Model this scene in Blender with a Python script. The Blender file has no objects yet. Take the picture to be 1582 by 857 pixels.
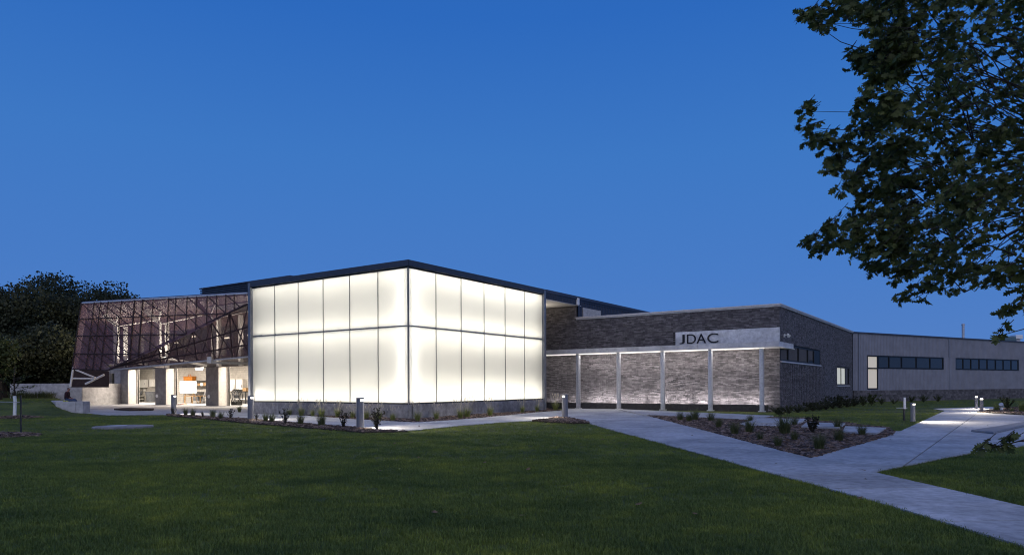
import bpy, math, random
import numpy as np
from mathutils import Vector, Matrix
random.seed(7); rng = np.random.default_rng(7)
sc = bpy.context.scene
COL = sc.collection
R = math.radians

# ------------------------------------------------------------------ camera
F_PX, CX, Y0, ROLL, H = 1068.6, 791.0, 596.3, 0.0044, 1.5      # surveyed from the photograph's vanishing points
cd = bpy.data.cameras.new('camera'); cam = bpy.data.objects.new('camera', cd); COL.objects.link(cam)
cd.sensor_width = 36; cd.lens = F_PX / 1582 * 36
cd.shift_y = (Y0 - 428.5) / 1582
cd.clip_start = 0.1; cd.clip_end = 3000
cam.matrix_world = Matrix.Translation((0, 0, H)) @ Matrix.Rotation(R(90), 4, 'X') @ Matrix.Rotation(-ROLL, 4, 'Z')
sc.camera = cam

# ------------------------------------------------------------------ world: clear blue-hour sky
w = bpy.data.worlds.new('World'); sc.world = w; w.use_nodes = True
nt = w.node_tree; bg = nt.nodes['Background']
tc = nt.nodes.new('ShaderNodeTexCoord'); sx = nt.nodes.new('ShaderNodeSeparateXYZ'); cr = nt.nodes.new('ShaderNodeValToRGB')
nt.links.new(tc.outputs['Generated'], sx.inputs[0]); nt.links.new(sx.outputs['Z'], cr.inputs[0]); nt.links.new(cr.outputs[0], bg.inputs[0])
stops = [(0.0, (.092, .216, .555)), (.06, (.082, .212, .56)), (.15, (.065, .200, .565)), (.31, (.047, .186, .55)), (.47, (.026, .142, .51)), (1.0, (.016, .092, .38))]
el = cr.color_ramp.elements
while len(el) < len(stops): el.new(.5)
for e, (p, c) in zip(el, stops): e.position = p; e.color = (*c, 1)
bg.inputs[1].default_value = 1.0
# last soft glow of the set sun, behind the camera
sd = bpy.data.lights.new('afterglow', 'SUN'); sd.energy = 1.0; sd.angle = R(90); sd.color = (1, .89, .80)
so = bpy.data.objects.new('afterglow', sd); COL.objects.link(so); so.rotation_euler = (R(50), 0, R(4))
sc.view_settings.view_transform = 'Standard'; sc.view_settings.look = 'None'
sc.view_settings.exposure = 0; sc.view_settings.gamma = 1; sc.view_settings.use_curve_mapping = False
cy = sc.cycles
cy.use_denoising = True; cy.filter_width = 1.1; cy.max_bounces = 8; cy.diffuse_bounces = 4; cy.transparent_max_bounces = 16; cy.sample_clamp_indirect = 6
cy.caustics_reflective = False; cy.caustics_refractive = False

# ------------------------------------------------------------------ helpers
def ray(px, py):
    dx, dy = px - CX, py - Y0
    c, s = math.cos(ROLL), math.sin(ROLL)
    return (c*dx - s*dy) / F_PX, (s*dx + c*dy) / F_PX          # X/Y , -(Z-H)/Y
def G(px, py, z=0.0):                                            # survey point on a level plane
    a, b = ray(px, py); Y = (H - z) / b
    return (a*Y, Y, z)
def at(px, py, Y):                                               # survey point at a known distance
    a, b = ray(px, py)
    return (a*Y, Y, H - b*Y)
class Frame:
    def __init__(s, O, a, b): s.O = O; s.a = a; s.b = b
    def __call__(s, p, q, z=0.0): return (s.O[0]+p*s.a[0]+q*s.b[0], s.O[1]+p*s.a[1]+q*s.b[1], z)
    def hit_p(s, px, py, p):                                     # ray meets the plane p = const -> q, z
        k, b = ray(px, py)
        x, y = s.O[0]+p*s.a[0], s.O[1]+p*s.a[1]
        q = (k*y - x) / (s.b[0] - k*s.b[1]); Y = y + q*s.b[1]
        return q, H - b*Y
    def hit_q(s, px, py, q):
        k, b = ray(px, py)
        x, y = s.O[0]+q*s.b[0], s.O[1]+q*s.b[1]
        p = (k*y - x) / (s.a[0] - k*s.a[1]); Y = y + p*s.a[1]
        return p, H - b*Y
T1, T2 = R(34.075), R(34.70)
F1 = Frame((-4.83, 32.3), (math.sin(T1), math.cos(T1)), (-math.cos(T1), math.sin(T1)))
F2 = Frame((14.95, 38.6), (math.sin(T2), math.cos(T2)), (-math.cos(T2), math.sin(T2)))
F3 = Frame((29.10, 59.0), (.866, .5), (.5, -.866))               # b points out of the wall
FW = Frame((0, 0), (1, 0), (0, 1))

class MB:
    def __init__(s): s.v = []; s.f = []; s.rnd = []
    def add(s, vs, fs, r=None):
        n = len(s.v); s.v += [tuple(p) for p in vs]; s.f += [tuple(i+n for i in f) for f in fs]
        s.rnd += [random.random() if r is None else r] * len(fs); return s
    def box(s, F, p0, p1, q0, q1, z0, z1, r=None):
        c = [F(p, q, z) for z in (z0, z1) for p, q in ((p0, q0), (p1, q0), (p1, q1), (p0, q1))]
        return s.add(c, [(0,3,2,1),(4,5,6,7),(0,1,5,4),(1,2,6,5),(2,3,7,6),(3,0,4,7)], r)
    def prism(s, pts, z0, z1):
        n = len(pts)
        vs = [(x, y, z0) for x, y in pts] + [(x, y, z1) for x, y in pts]
        return s.add(vs, [tuple(range(n-1, -1, -1)), tuple(range(n, 2*n))] + [(i, (i+1) % n, n+(i+1) % n, n+i) for i in range(n)])
    def tube(s, pts, rad, n=8, cap=True):
        pts = [Vector(p) for p in pts]
        if not hasattr(rad, '__len__'): rad = [rad]*len(pts)
        vs = []
        for i, p in enumerate(pts):
            d = (pts[min(i+1, len(pts)-1)] - pts[max(i-1, 0)]).normalized()
            a = d.cross(Vector((0, 0, 1)) if abs(d.z) < .95 else Vector((1, 0, 0))).normalized(); b = d.cross(a)
            for k in range(n):
                t = 2*math.pi*(k+.5)/n
                vs.append(p + (a*math.cos(t) + b*math.sin(t))*rad[i])
        m = len(pts)
        fs = [(i*n+k, i*n+(k+1) % n, (i+1)*n+(k+1) % n, (i+1)*n+k) for i in range(m-1) for k in range(n)]
        if cap: fs += [tuple(range(n-1, -1, -1)), tuple(range((m-1)*n, m*n))]
        return s.add(vs, fs)
    def lathe(s, prof, c=(0, 0, 0), n=20):
        vs = [(c[0]+r*math.cos(2*math.pi*k/n), c[1]+r*math.sin(2*math.pi*k/n), c[2]+z) for r, z in prof for k in range(n)]
        m = len(prof)
        fs = [(i*n+k, i*n+(k+1) % n, (i+1)*n+(k+1) % n, (i+1)*n+k) for i in range(m-1) for k in range(n)]
        fs += [tuple(range(n-1, -1, -1)), tuple(range((m-1)*n, m*n))]
        return s.add(vs, fs)
    def quadplate(s, P, t):                                      # four corners, thickened along the normal
        P = [Vector(p) for p in P]
        nrm = (P[1]-P[0]).cross(P[-1]-P[0]).normalized()*t
        n = len(P)
        return s.add(P + [p+nrm for p in P], [tuple(range(n-1, -1, -1)), tuple(range(n, 2*n))] + [(i, (i+1) % n, n+(i+1) % n, n+i) for i in range(n)])
    def mesh(s, name, off=(0, 0, 0), smooth=False):
        me = bpy.data.meshes.new(name)
        me.from_pydata([(x-off[0], y-off[1], z-off[2]) for x, y, z in s.v], [], s.f)
        a = me.attributes.new('rnd', 'FLOAT', 'FACE'); a.data.foreach_set('value', s.rnd)
        if smooth: me.polygons.foreach_set('use_smooth', [True]*len(me.polygons))
        me.update(); return me
def woff(o):
    x = Vector((0, 0, 0))
    while o is not None: x += o.location; o = o.parent
    return x
def obj(name, mb, m, parent=None, smooth=False, kind=None, bevel=0):
    me = mb.mesh(name, woff(parent), smooth); me.materials.append(m)
    o = bpy.data.objects.new(name, me); COL.objects.link(o)
    if parent: o.parent = parent
    if kind: o['kind'] = kind
    if bevel:
        b = o.modifiers.new('b', 'BEVEL'); b.width = bevel; b.segments = 2; b.limit_method = 'ANGLE'
    return o
def tag(o, label, cat, group=None):
    o['label'] = label; o['category'] = cat
    if group: o['group'] = group
    return o
def thing(name, label, cat, loc=(0, 0, 0), rz=0, group=None):
    o = bpy.data.objects.new(name, None); COL.objects.link(o); o.location = loc; o.rotation_euler = (0, 0, rz)
    o.empty_display_size = .2
    return tag(o, label, cat, group)
def copy_thing(root, loc, rz=0, scale=None, label=None):
    def cp(o, par):
        c = o.copy(); COL.objects.link(c)
        if par: c.parent = par
        for ch in list(o.children): cp(ch, c)
        return c
    c = cp(root, None); c.location = loc; c.rotation_euler = (0, 0, rz)
    if scale: c.scale = scale if hasattr(scale, '__len__') else (scale,)*3
    if label: c['label'] = label
    return c
def bar(mb, a, b, wd, F=None):                                    # square bar between two points
    return mb.tube([a, b], wd*.7071, 4)

# ------------------------------------------------------------------ materials
def mat(name, col, rough=.8, metal=0, var=.15, scale=6, bump=0, bscale=40, rnd=0, spec=.3, col2=None, stretch=None, stain=0):
    m = bpy.data.materials.new(name); m.use_nodes = True; t = m.node_tree; N = t.nodes; L = t.links
    b = N['Principled BSDF']; b.inputs['Roughness'].default_value = rough; b.inputs['Metallic'].default_value = metal
    b.inputs['Specular IOR Level'].default_value = spec
    tcn = N.new('ShaderNodeTexCoord'); src = tcn.outputs['Object']
    if stretch:
        mp = N.new('ShaderNodeMapping'); mp.inputs['Scale'].default_value = stretch; L.new(src, mp.inputs[0]); src = mp.outputs[0]
    nz = N.new('ShaderNodeTexNoise'); nz.inputs['Scale'].default_value = scale; nz.inputs['Detail'].default_value = 6; nz.inputs['Roughness'].default_value = .65
    L.new(src, nz.inputs['Vector'])
    mx = N.new('ShaderNodeMix'); mx.data_type = 'RGBA'
    c2 = col2 or tuple(min(1, c*(1+var*2)) for c in col); c1 = tuple(c*(1-var*1.6) for c in col) if not col2 else col
    mx.inputs[6].default_value = (*c1, 1); mx.inputs[7].default_value = (*c2, 1)
    mr = N.new('ShaderNodeMapRange'); mr.inputs[1].default_value = .3; mr.inputs[2].default_value = .7
    L.new(nz.outputs[0], mr.inputs[0]); L.new(mr.outputs[0], mx.inputs[0]); out = mx.outputs[2]
    if rnd:
        at_ = N.new('ShaderNodeAttribute'); at_.attribute_name = 'rnd'
        m2 = N.new('ShaderNodeMapRange'); m2.inputs[3].default_value = 1-rnd; m2.inputs[4].default_value = 1+rnd
        L.new(at_.outputs['Fac'], m2.inputs[0])
        mm = N.new('ShaderNodeMix'); mm.data_type = 'RGBA'; mm.blend_type = 'MULTIPLY'; mm.inputs[0].default_value = 1
        L.new(out, mm.inputs[6]); L.new(m2.outputs[0], mm.inputs[7]); out = mm.outputs[2]
    if stain:
        n2 = N.new('ShaderNodeTexNoise'); n2.inputs['Scale'].default_value = .7; n2.inputs['Detail'].default_value = 8
        L.new(tcn.outputs['Object'], n2.inputs['Vector'])
        m3 = N.new('ShaderNodeMapRange'); m3.inputs[1].default_value = .4; m3.inputs[2].default_value = .72; m3.inputs[3].default_value = 1; m3.inputs[4].default_value = 1-stain
        L.new(n2.outputs[0], m3.inputs[0])
        mm = N.new('ShaderNodeMix'); mm.data_type = 'RGBA'; mm.blend_type = 'MULTIPLY'; mm.inputs[0].default_value = 1
        L.new(out, mm.inputs[6]); L.new(m3.outputs[0], mm.inputs[7]); out = mm.outputs[2]
    L.new(out, b.inputs['Base Color'])
    if bump:
        bn = N.new('ShaderNodeTexNoise'); bn.inputs['Scale'].default_value = bscale; bn.inputs['Detail'].default_value = 4
        L.new(src, bn.inputs['Vector'])
        bp = N.new('ShaderNodeBump'); bp.inputs['Strength'].default_value = bump; bp.inputs['Distance'].default_value = .02
        L.new(bn.outputs[0], bp.inputs['Height']); L.new(bp.outputs[0], b.inputs['Normal'])
    return m
def emis(name, col, s):
    m = bpy.data.materials.new(name); m.use_nodes = True; b = m.node_tree.nodes['Principled BSDF']
    b.inputs['Base Color'].default_value = (*col, 1); b.inputs['Emission Color'].default_value = (*col, 1); b.inputs['Emission Strength'].default_value = s
    return m
def leafmat(name, c1, c2, trans=.35):
    m = mat(name, c1, .6, 0, scale=.8, col2=c2, rnd=.35); t = m.node_tree; N = t.nodes; L = t.links
    b = N['Principled BSDF']; src = b.inputs['Base Color'].links[0].from_socket
    tr = N.new('ShaderNodeBsdfTranslucent'); L.new(src, tr.inputs[0])
    mx = N.new('ShaderNodeMixShader'); mx.inputs[0].default_value = trans
    L.new(b.outputs[0], mx.inputs[1]); L.new(tr.outputs[0], mx.inputs[2]); L.new(mx.outputs[0], N['Material Output'].inputs[0])
    return m
M = {}
M['concrete'] = mat('concrete', (.46, .45, .45), .9, var=.16, scale=3, bump=.25, stain=.3)
M['path'] = mat('path_concrete', (.43, .43, .435), .88, var=.16, scale=7, bump=.45, bscale=30, rnd=.09, stain=.38, stretch=(1, 1, 1))
M['plinth'] = mat('plinth_concrete', (.245, .235, .235), .9, var=.22, scale=4, bump=.3, stain=.35)
M['ground'] = mat('lawn_soil', (.045, .066, .014), .95, scale=.35, col2=(.095, .120, .026), bump=.6, bscale=25)
M['blade'] = leafmat('grass_blade', (.092, .140, .030), (.180, .232, .056), .3)
def mottle(m, c_yel, c_dark):                                     # patches of yellower and darker turf, laid out over the ground
    t = m.node_tree; N = t.nodes; L = t.links; b = N['Principled BSDF']; src = b.inputs['Base Color'].links[0].from_socket
    ge = N.new('ShaderNodeNewGeometry'); out = src
    for sc_, col, lo, hi, st in ((.28, c_yel, .44, .64, (1, 1, 1)), (.9, c_dark, .46, .66, (.6, 1, 1)), (2.6, c_yel, .50, .70, (1, 1, 1))):
        mp = N.new('ShaderNodeMapping'); mp.inputs['Scale'].default_value = st; L.new(ge.outputs['Position'], mp.inputs[0])
        nz = N.new('ShaderNodeTexNoise'); nz.inputs['Scale'].default_value = sc_; nz.inputs['Detail'].default_value = 4; L.new(mp.outputs[0], nz.inputs['Vector'])
        mr = N.new('ShaderNodeMapRange'); mr.inputs[1].default_value = lo; mr.inputs[2].default_value = hi; mr.inputs[4].default_value = .9; L.new(nz.outputs[0], mr.inputs[0])
        mx = N.new('ShaderNodeMix'); mx.data_type = 'RGBA'; mx.blend_type = 'MULTIPLY'; L.new(mr.outputs[0], mx.inputs[0]); L.new(out, mx.inputs[6]); mx.inputs[7].default_value = (*col, 1); out = mx.outputs[2]
    for l in list(src.links): L.new(out, l.to_socket) if l.to_node.type != 'MIX' else None
mottle(M['blade'], (1.75, 1.52, 1.15), (.60, .68, .74)); mottle(M['ground'], (1.3, 1.15, .9), (.55, .62, .7))
M['mulch'] = mat('mulch', (.050, .036, .028), .95, var=.45, scale=14, bump=1, bscale=25)
M['chip'] = mat('bark_chip', (.15, .105, .08), .9, var=.4, scale=9, rnd=.6)
M['glass_pane'] = None
M['bars'] = mat('glazing_bar', (.17, .17, .17), .5, .3, var=.1)
M['darkmetal'] = mat('dark_metal', (.035, .037, .042), .5, .3, var=.1)
M['fascia'] = mat('fascia_metal', (.075, .078, .09), .45, .5, var=.08, rnd=.05)
M['fin'] = mat('fin_metal', (.20, .21, .235), .45, .5, var=.06)
M['white'] = mat('white_board', (.80, .79, .76), .8, var=.03)
M['brick'] = mat('dark_brick', (.138, .127, .130), .85, scale=5, var=.2, rnd=.45, bump=.4, bscale=60)
M['mortar'] = mat('mortar', (.040, .038, .040), .95, var=.2)
M['coping'] = mat('coping_metal', (.58, .55, .54), .5, .3, var=.08)
M['sign'] = mat('sign_panel', (.68, .68, .69), .6, .1, var=.14, scale=5, stain=.25)
M['letter'] = mat('letter_metal', (.025, .025, .03), .5, .4, var=.1)
M['steel'] = mat('galvanised_steel', (.52, .52, .53), .5, .4, var=.12, scale=12)
M['canopy'] = mat('canopy_fascia', (.55, .54, .54), .6, .1, var=.15, scale=2, stain=.25)
M['soffit'] = mat('soffit_white', (.74, .72, .69), .7, var=.04)
M['grey_rib'] = mat('ribbed_grey_metal', (.285, .285, .315), .55, .15, var=.06, scale=1.5, stain=.12)
M['basebrick'] = mat('grey_block', (.11, .10, .10), .9, var=.2, rnd=.35)
M['blueblack'] = mat('upper_cladding', (.05, .06, .085), .5, .4, var=.08)
M['frame'] = mat('window_frame', (.02, .02, .022), .5, .3, var=.1)
M['glass'] = mat('window_glass', (.035, .034, .030), .05, 0, var=.1, spec=.4)
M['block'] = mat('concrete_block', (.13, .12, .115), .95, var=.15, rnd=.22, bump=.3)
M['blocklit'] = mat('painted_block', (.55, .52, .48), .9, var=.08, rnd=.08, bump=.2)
M['pier'] = mat('pier_concrete', (.21, .205, .20), .9, var=.14, scale=3, bump=.3, stain=.25)
M['rib'] = mat('white_steel', (.78, .76, .71), .6, .1, var=.08)
M['maroon'] = mat('maroon_steel', (.06, .038, .04), .6, .2, var=.15)
M['deck'] = mat('deck_soffit', (.13, .09, .085), .55, .3, var=.1)
M['roof'] = mat('roof_edge', (.07, .075, .10), .5, .3, var=.1)
M['bark'] = mat('bark', (.035, .028, .022), .95, var=.35, scale=12, bump=1, bscale=20)
M['guard'] = mat('trunk_guard', (.70, .72, .70), .6, var=.08)
M['oakleaf'] = leafmat('oak_leaf', (.065, .085, .024), (.125, .145, .044), .4)
M['treeleaf'] = leafmat('tree_leaf', (.030, .037, .018), (.072, .078, .036), .3)
M['brightleaf'] = leafmat('young_leaf', (.045, .062, .020), (.085, .10, .03), .3)
M['tuft'] = leafmat('ornamental_grass', (.14, .17, .04), (.28, .29, .09), .35)
M['tuftdark'] = leafmat('bed_grass', (.060, .080, .026), (.15, .155, .06), .3)
M['seed'] = mat('grass_plume', (.48, .42, .30), .9, var=.3)
M['shrub'] = leafmat('shrub_leaf', (.022, .024, .016), (.055, .050, .030), .3)
M['bollard'] = mat('bollard_paint', (.17, .175, .195), .45, .35, var=.05)
M['lamp'] = emis('bollard_lens', (1, .90, .72), 14)
M['lampdim'] = emis('bollard_lens_dim', (1, .93, .82), 4)
M['strip'] = emis('canopy_strip', (1, .95, .88), .85)
M['led'] = emis('led_strip', (1, .95, .9), 3.0)
M['tube'] = emis('light_tube', (.75, .86, 1), 4)
M['bulb'] = emis('lit_fixture', (1, .88, .7), 2.5)
M['curtain'] = emis('lit_blind', (.80, .78, .62), .42)
M['interior'] = emis('lit_room', (.85, .74, .56), .30)
M['orange'] = mat('orange_plastic', (.55, .20, .03), .6)
M['greybin'] = mat('grey_plastic', (.16, .17, .19), .6)
M['wood'] = mat('plywood', (.38, .24, .12), .8, var=.2)
M['rubber'] = mat('rubber', (.02, .02, .02), .8)
M['skin'] = mat('skin', (.30, .15, .11), .6)
M['shirt'] = mat('shirt_cloth', (.035, .014, .018), .95)
M['jeans'] = mat('denim', (.05, .075, .14), .95)
M['yellow'] = mat('yellow_cloth', (.45, .48, .08), .9)
M['hair'] = mat('hair', (.06, .03, .025), .9)
M['teal'] = mat('rooftop_unit_paint', (.09, .15, .17), .6)
# translucent channel glass, lit from the cavity behind
m = bpy.data.materials.new('channel_glass'); m.use_nodes = True; t = m.node_tree
for n in list(t.nodes):
    if n.type == 'BSDF_PRINCIPLED': t.nodes.remove(n)
tr = t.nodes.new('ShaderNodeBsdfTranslucent'); tr.inputs[0].default_value = (.90, .885, .84, 1)
gl = t.nodes.new('ShaderNodeBsdfGlossy'); gl.inputs[0].default_value = (.9, .9, .9, 1); gl.inputs['Roughness'].default_value = .25
mx = t.nodes.new('ShaderNodeMixShader'); mx.inputs[0].default_value = .05
t.links.new(tr.outputs[0], mx.inputs[1]); t.links.new(gl.outputs[0], mx.inputs[2]); t.links.new(mx.outputs[0], t.nodes['Material Output'].inputs[0])
M['glass_pane'] = m
# perforated sheet: 45 % open area, holes far below a pixel
m = mat('perforated_sheet', (.235, .135, .15), .6, .1, var=.08); t = m.node_tree
tp = t.nodes.new('ShaderNodeBsdfTransparent'); mx = t.nodes.new('ShaderNodeMixShader'); mx.inputs[0].default_value = .45
t.links.new(t.nodes['Principled BSDF'].outputs[0], mx.inputs[1]); t.links.new(tp.outputs[0], mx.inputs[2]); t.links.new(mx.outputs[0], t.nodes['Material Output'].inputs[0])
M['mesh'] = m

def area(name, loc, aim, xdir, sx_, sy_, power, col=(1, .93, .82)):
    d = bpy.data.lights.new(name, 'AREA'); d.shape = 'RECTANGLE'; d.size = sx_; d.size_y = sy_; d.energy = power; d.color = col
    o = bpy.data.objects.new(name, d); COL.objects.link(o)
    z = -Vector(aim).normalized(); x = Vector(xdir).normalized(); x = (x - z*x.dot(z)).normalized(); y = z.cross(x)
    mw = Matrix((x, y, z)).transposed().to_4x4(); mw.translation = Vector(loc); o.matrix_world = mw
    return o
def spot(name, loc, aim, power, ang, blend=.6, col=(1, .86, .66), size=.05):
    d = bpy.data.lights.new(name, 'SPOT'); d.energy = power; d.spot_size = R(ang); d.spot_blend = blend; d.color = col; d.shadow_soft_size = size
    o = bpy.data.objects.new(name, d); COL.objects.link(o); o.location = loc
    o.rotation_euler = Vector(aim).to_track_quat('-Z', 'Y').to_euler(); return o

# ================================================================== GROUND AND PAVING
def berm(x, y):
    sm = lambda a: np.clip(a, 0, 1)**2*(3-2*np.clip(a, 0, 1))
    return .68*sm((-.624*y-.35-x)/1.7)*sm((y-37.5)/4.5)
def gz(x, y): return float(berm(np.array(x), np.array(y)))
xs = np.unique(np.concatenate([np.linspace(-900, -70, 12), np.linspace(-70, -15, 90), np.linspace(-15, 70, 60), np.linspace(70, 900, 12)]))
ys = np.unique(np.concatenate([np.linspace(-300, -10, 6), np.linspace(-10, 34, 30), np.linspace(34, 66, 60), np.linspace(66, 1500, 16)]))
XX, YY = np.meshgrid(xs, ys); ZZ = berm(XX, YY)
g = MB(); nx = len(xs)
g.add(np.stack([XX.ravel(), YY.ravel(), ZZ.ravel()], 1).tolist(), [(j*nx+i, j*nx+i+1, (j+1)*nx+i+1, (j+1)*nx+i) for j in range(len(ys)-1) for i in range(nx-1)])
obj('ground', g, M['ground'], kind='structure', smooth=True)

def P2(l, z=0): return [G(x, y, z)[:2] for x, y in l]
poly_walk = P2([(380,638.6),(454,641),(544,647.7),(594,650.4),(640,652.9),(690,650),(745,645.5),(837,636.4),(868,634.3),(873,629.0),(952,631.2),(993,640.4),(905,653),(885,648.5),(860,646.5),(829,650.4),(771,653),(706,658.6),(640,665.3),(597,667),(549,662),(479,656.7),(380,648)])
poly_diag = P2([(993,640.4),(1126,675.9),(1253,709.2),(1350,731),(1253,749),(1177,729),(1088,703.7),(1000,679.6),(950,666),(905,653)])
poly_low = P2([(1253,749),(1350,731),(1582,785),(1760,826),(1760,900),(1582,848),(1400,791)])
poly_right = P2([(1253,709.2),(1379,673),(1394,665.5),(1460,634.7),(1509,637.5),(1582,642),(1760,652),(1760,684),(1582,690),(1548,693.5),(1484,704),(1404,720),(1350,731)])
poly_far = P2([(1441,631.6),(1490,629.8),(1545,628.4),(1560,630.5),(1535,632.5),(1512,637.3),(1460,634.7)])
poly_apron = P2([(128,624.0),(186,621.8),(240,623),(386,627.5),(394,640),(380,648),(320,645),(262,641),(165,641.5),(128,638)])
poly_bedwall = P2([(388,636.5),(640,648),(842,630.5),(868,634.3),(837,636.4),(745,645.5),(690,650),(640,652.9),(594,650.4),(544,647.7),(454,641)])
poly_bedfront = P2([(258,640.6),(320,644.5),(380,647.7),(479,656.5),(549,661.8),(597,666.8),(630,667.5),(560,669),(511,664.5),(446,659.5),(380,654),(320,648),(258,643)])
poly_tri = P2([(993,640.6),(1003,640.8),(1165,647),(1190,644.5),(1250,646.5),(1262,651),(1305,652.5),(1330,657),(1370,661),(1382,668),(1379,672.8),(1253,709)])
poly_mound = P2([(822,651.5),(845,648.5),(860,646.2),(885,647.8),(912,654.5),(880,655),(850,653)])
poly_bedright = P2([(1510,637.4),(1538,632.5),(1570,629.5),(1640,628),(1640,645),(1582,641.8)])
def clip(poly, n, d):                                             # keep n.p <= d
    out = []
    for i in range(len(poly)):
        a, b = poly[i], poly[(i+1) % len(poly)]; da = n[0]*a[0]+n[1]*a[1]-d; db = n[0]*b[0]+n[1]*b[1]-d
        if da <= 0: out.append(a)
        if da*db < 0:
            t = da/(da-db); out.append((a[0]+(b[0]-a[0])*t, a[1]+(b[1]-a[1])*t))
    return out
def parea(p): return abs(sum(p[i][0]*p[(i+1) % len(p)][1]-p[(i+1) % len(p)][0]*p[i][1] for i in range(len(p))))/2
def ccw(p):
    s = sum(p[i][0]*p[(i+1) % len(p)][1]-p[(i+1) % len(p)][0]*p[i][1] for i in range(len(p)))
    return p if s > 0 else p[::-1]
def slabs(name, poly, dirs, z1=.03, m='path'):
    """Concrete poured in bays: cut the outline by families of joints (normal, pitch, phase); each bay a part."""
    base = MB().prism(ccw(poly), -.08, z1-.02)
    root = obj(name, base, M['mortar'], kind='structure')
    pieces = [poly]; gap = .014
    for n, pitch, ph in dirs:
        nn = []
        for p in pieces:
            ds = [n[0]*q[0]+n[1]*q[1] for q in p]; k0 = math.floor((min(ds)-ph)/pitch); k1 = math.ceil((max(ds)-ph)/pitch)
            for k in range(k0, k1):
                c = clip(clip(p, n, ph+(k+1)*pitch-gap), (-n[0], -n[1]), -(ph+k*pitch+gap)) if True else p
                if len(c) > 2 and parea(c) > .02: nn.append(c)
        pieces = nn
    for p in pieces: obj('paving_slab', MB().prism(ccw(p), -.05, z1+random.uniform(-.002, .002)), M[m], root)
    return root
ux, vx = F1.a, F1.b
slabs('walkway', poly_walk, [(ux, 2.0, 0.3), (vx, 2.0, .2)])
dd = (-.72, .694)
e = (Vector(poly_diag[8]) - Vector(poly_diag[5])).normalized()
slabs('diagonal_path', poly_diag, [((e.x, e.y), 2.6, .4)])
e2 = Vector(poly_low[6])-Vector(poly_low[0]); e2.normalize()
slabs('lower_path', poly_low, [((e2.x, e2.y), 2.4, .1)])
a_, b_ = Vector(G(1404, 716)[:2]), Vector(G(1497, 648)[:2]); e3 = (b_-a_).normalized(); n3 = (-e3.y, e3.x)
slabs('plaza', poly_right, [(n3, 5.0, n3[0]*a_.x+n3[1]*a_.y), ((e3.x, e3.y), 4.2, e3.x*G(1455, 677)[0]+e3.y*G(1455, 677)[1])])
slabs('cross_path', poly_far, [((.8, .6), 2.5, 0)])
slabs('apron', poly_apron, [(ux, 3.0, 0), (vx, 3.5, 0)])
def bed(name, poly, z=.02): return obj(name, MB().prism(ccw(poly), -.05, z), M['mulch'], kind='structure')
bed('plinth_mulch_bed', poly_bedwall); bed('walkway_mulch_bed', poly_bedfront, .045); bed('triangle_mulch_bed', poly_tri, .015)
bed('bollard_mulch_mound', poly_mound, .06); bed('kerbside_mulch_bed', poly_bedright, .05)
# stepping landings between the plaza and the brick wing: each slab stands clear of the mulch
def landing(px4, z, th=.16):
    pts = [G(x, y, z)[:2] for x, y in px4]
    return obj('landing_slab', MB().prism(ccw(pts), z-th, z), M['path'], land)
land = bpy.data.objects.new('landing', None); COL.objects.link(land); land['kind'] = 'structure'
wq = lambda p, q: F2(p, q)[:2]
landing([(952,631.2),(1195,641.5),(1164,647.6),(993,639.8)], .07, .14)
landing([(1177,645.0),(1249,646.6),(1232,653.2),(1146,652.8)], .10)
landing([(1143,653.6),(1190,653.8),(1230,654.0),(1205,657.3),(1150,656.4)], .06, .10)
landing([(1246,651.5),(1306,653.2),(1297,660.0),(1238,658.0)], .10)
landing([(1306,657.6),(1369,660.2),(1354,668.6),(1302,665.6)], .10)
landing([(1368,664.8),(1395,665.6),(1378,673.4),(1364,672.4)], .035, .06)
# kerb at the drive, its darker colour standing in for shade on the slope
kb = [(1500,663.2),(1540,657.5),(1582,650.5),(1660,639),(1660,645),(1582,656),(1535,666.5)]
obj('kerb', MB().prism(ccw(P2(kb, .10)), -.05, .10), mat('kerb_shade_concrete', (.20, .21, .23), .9, var=.12), kind='structure', bevel=.03)

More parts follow.
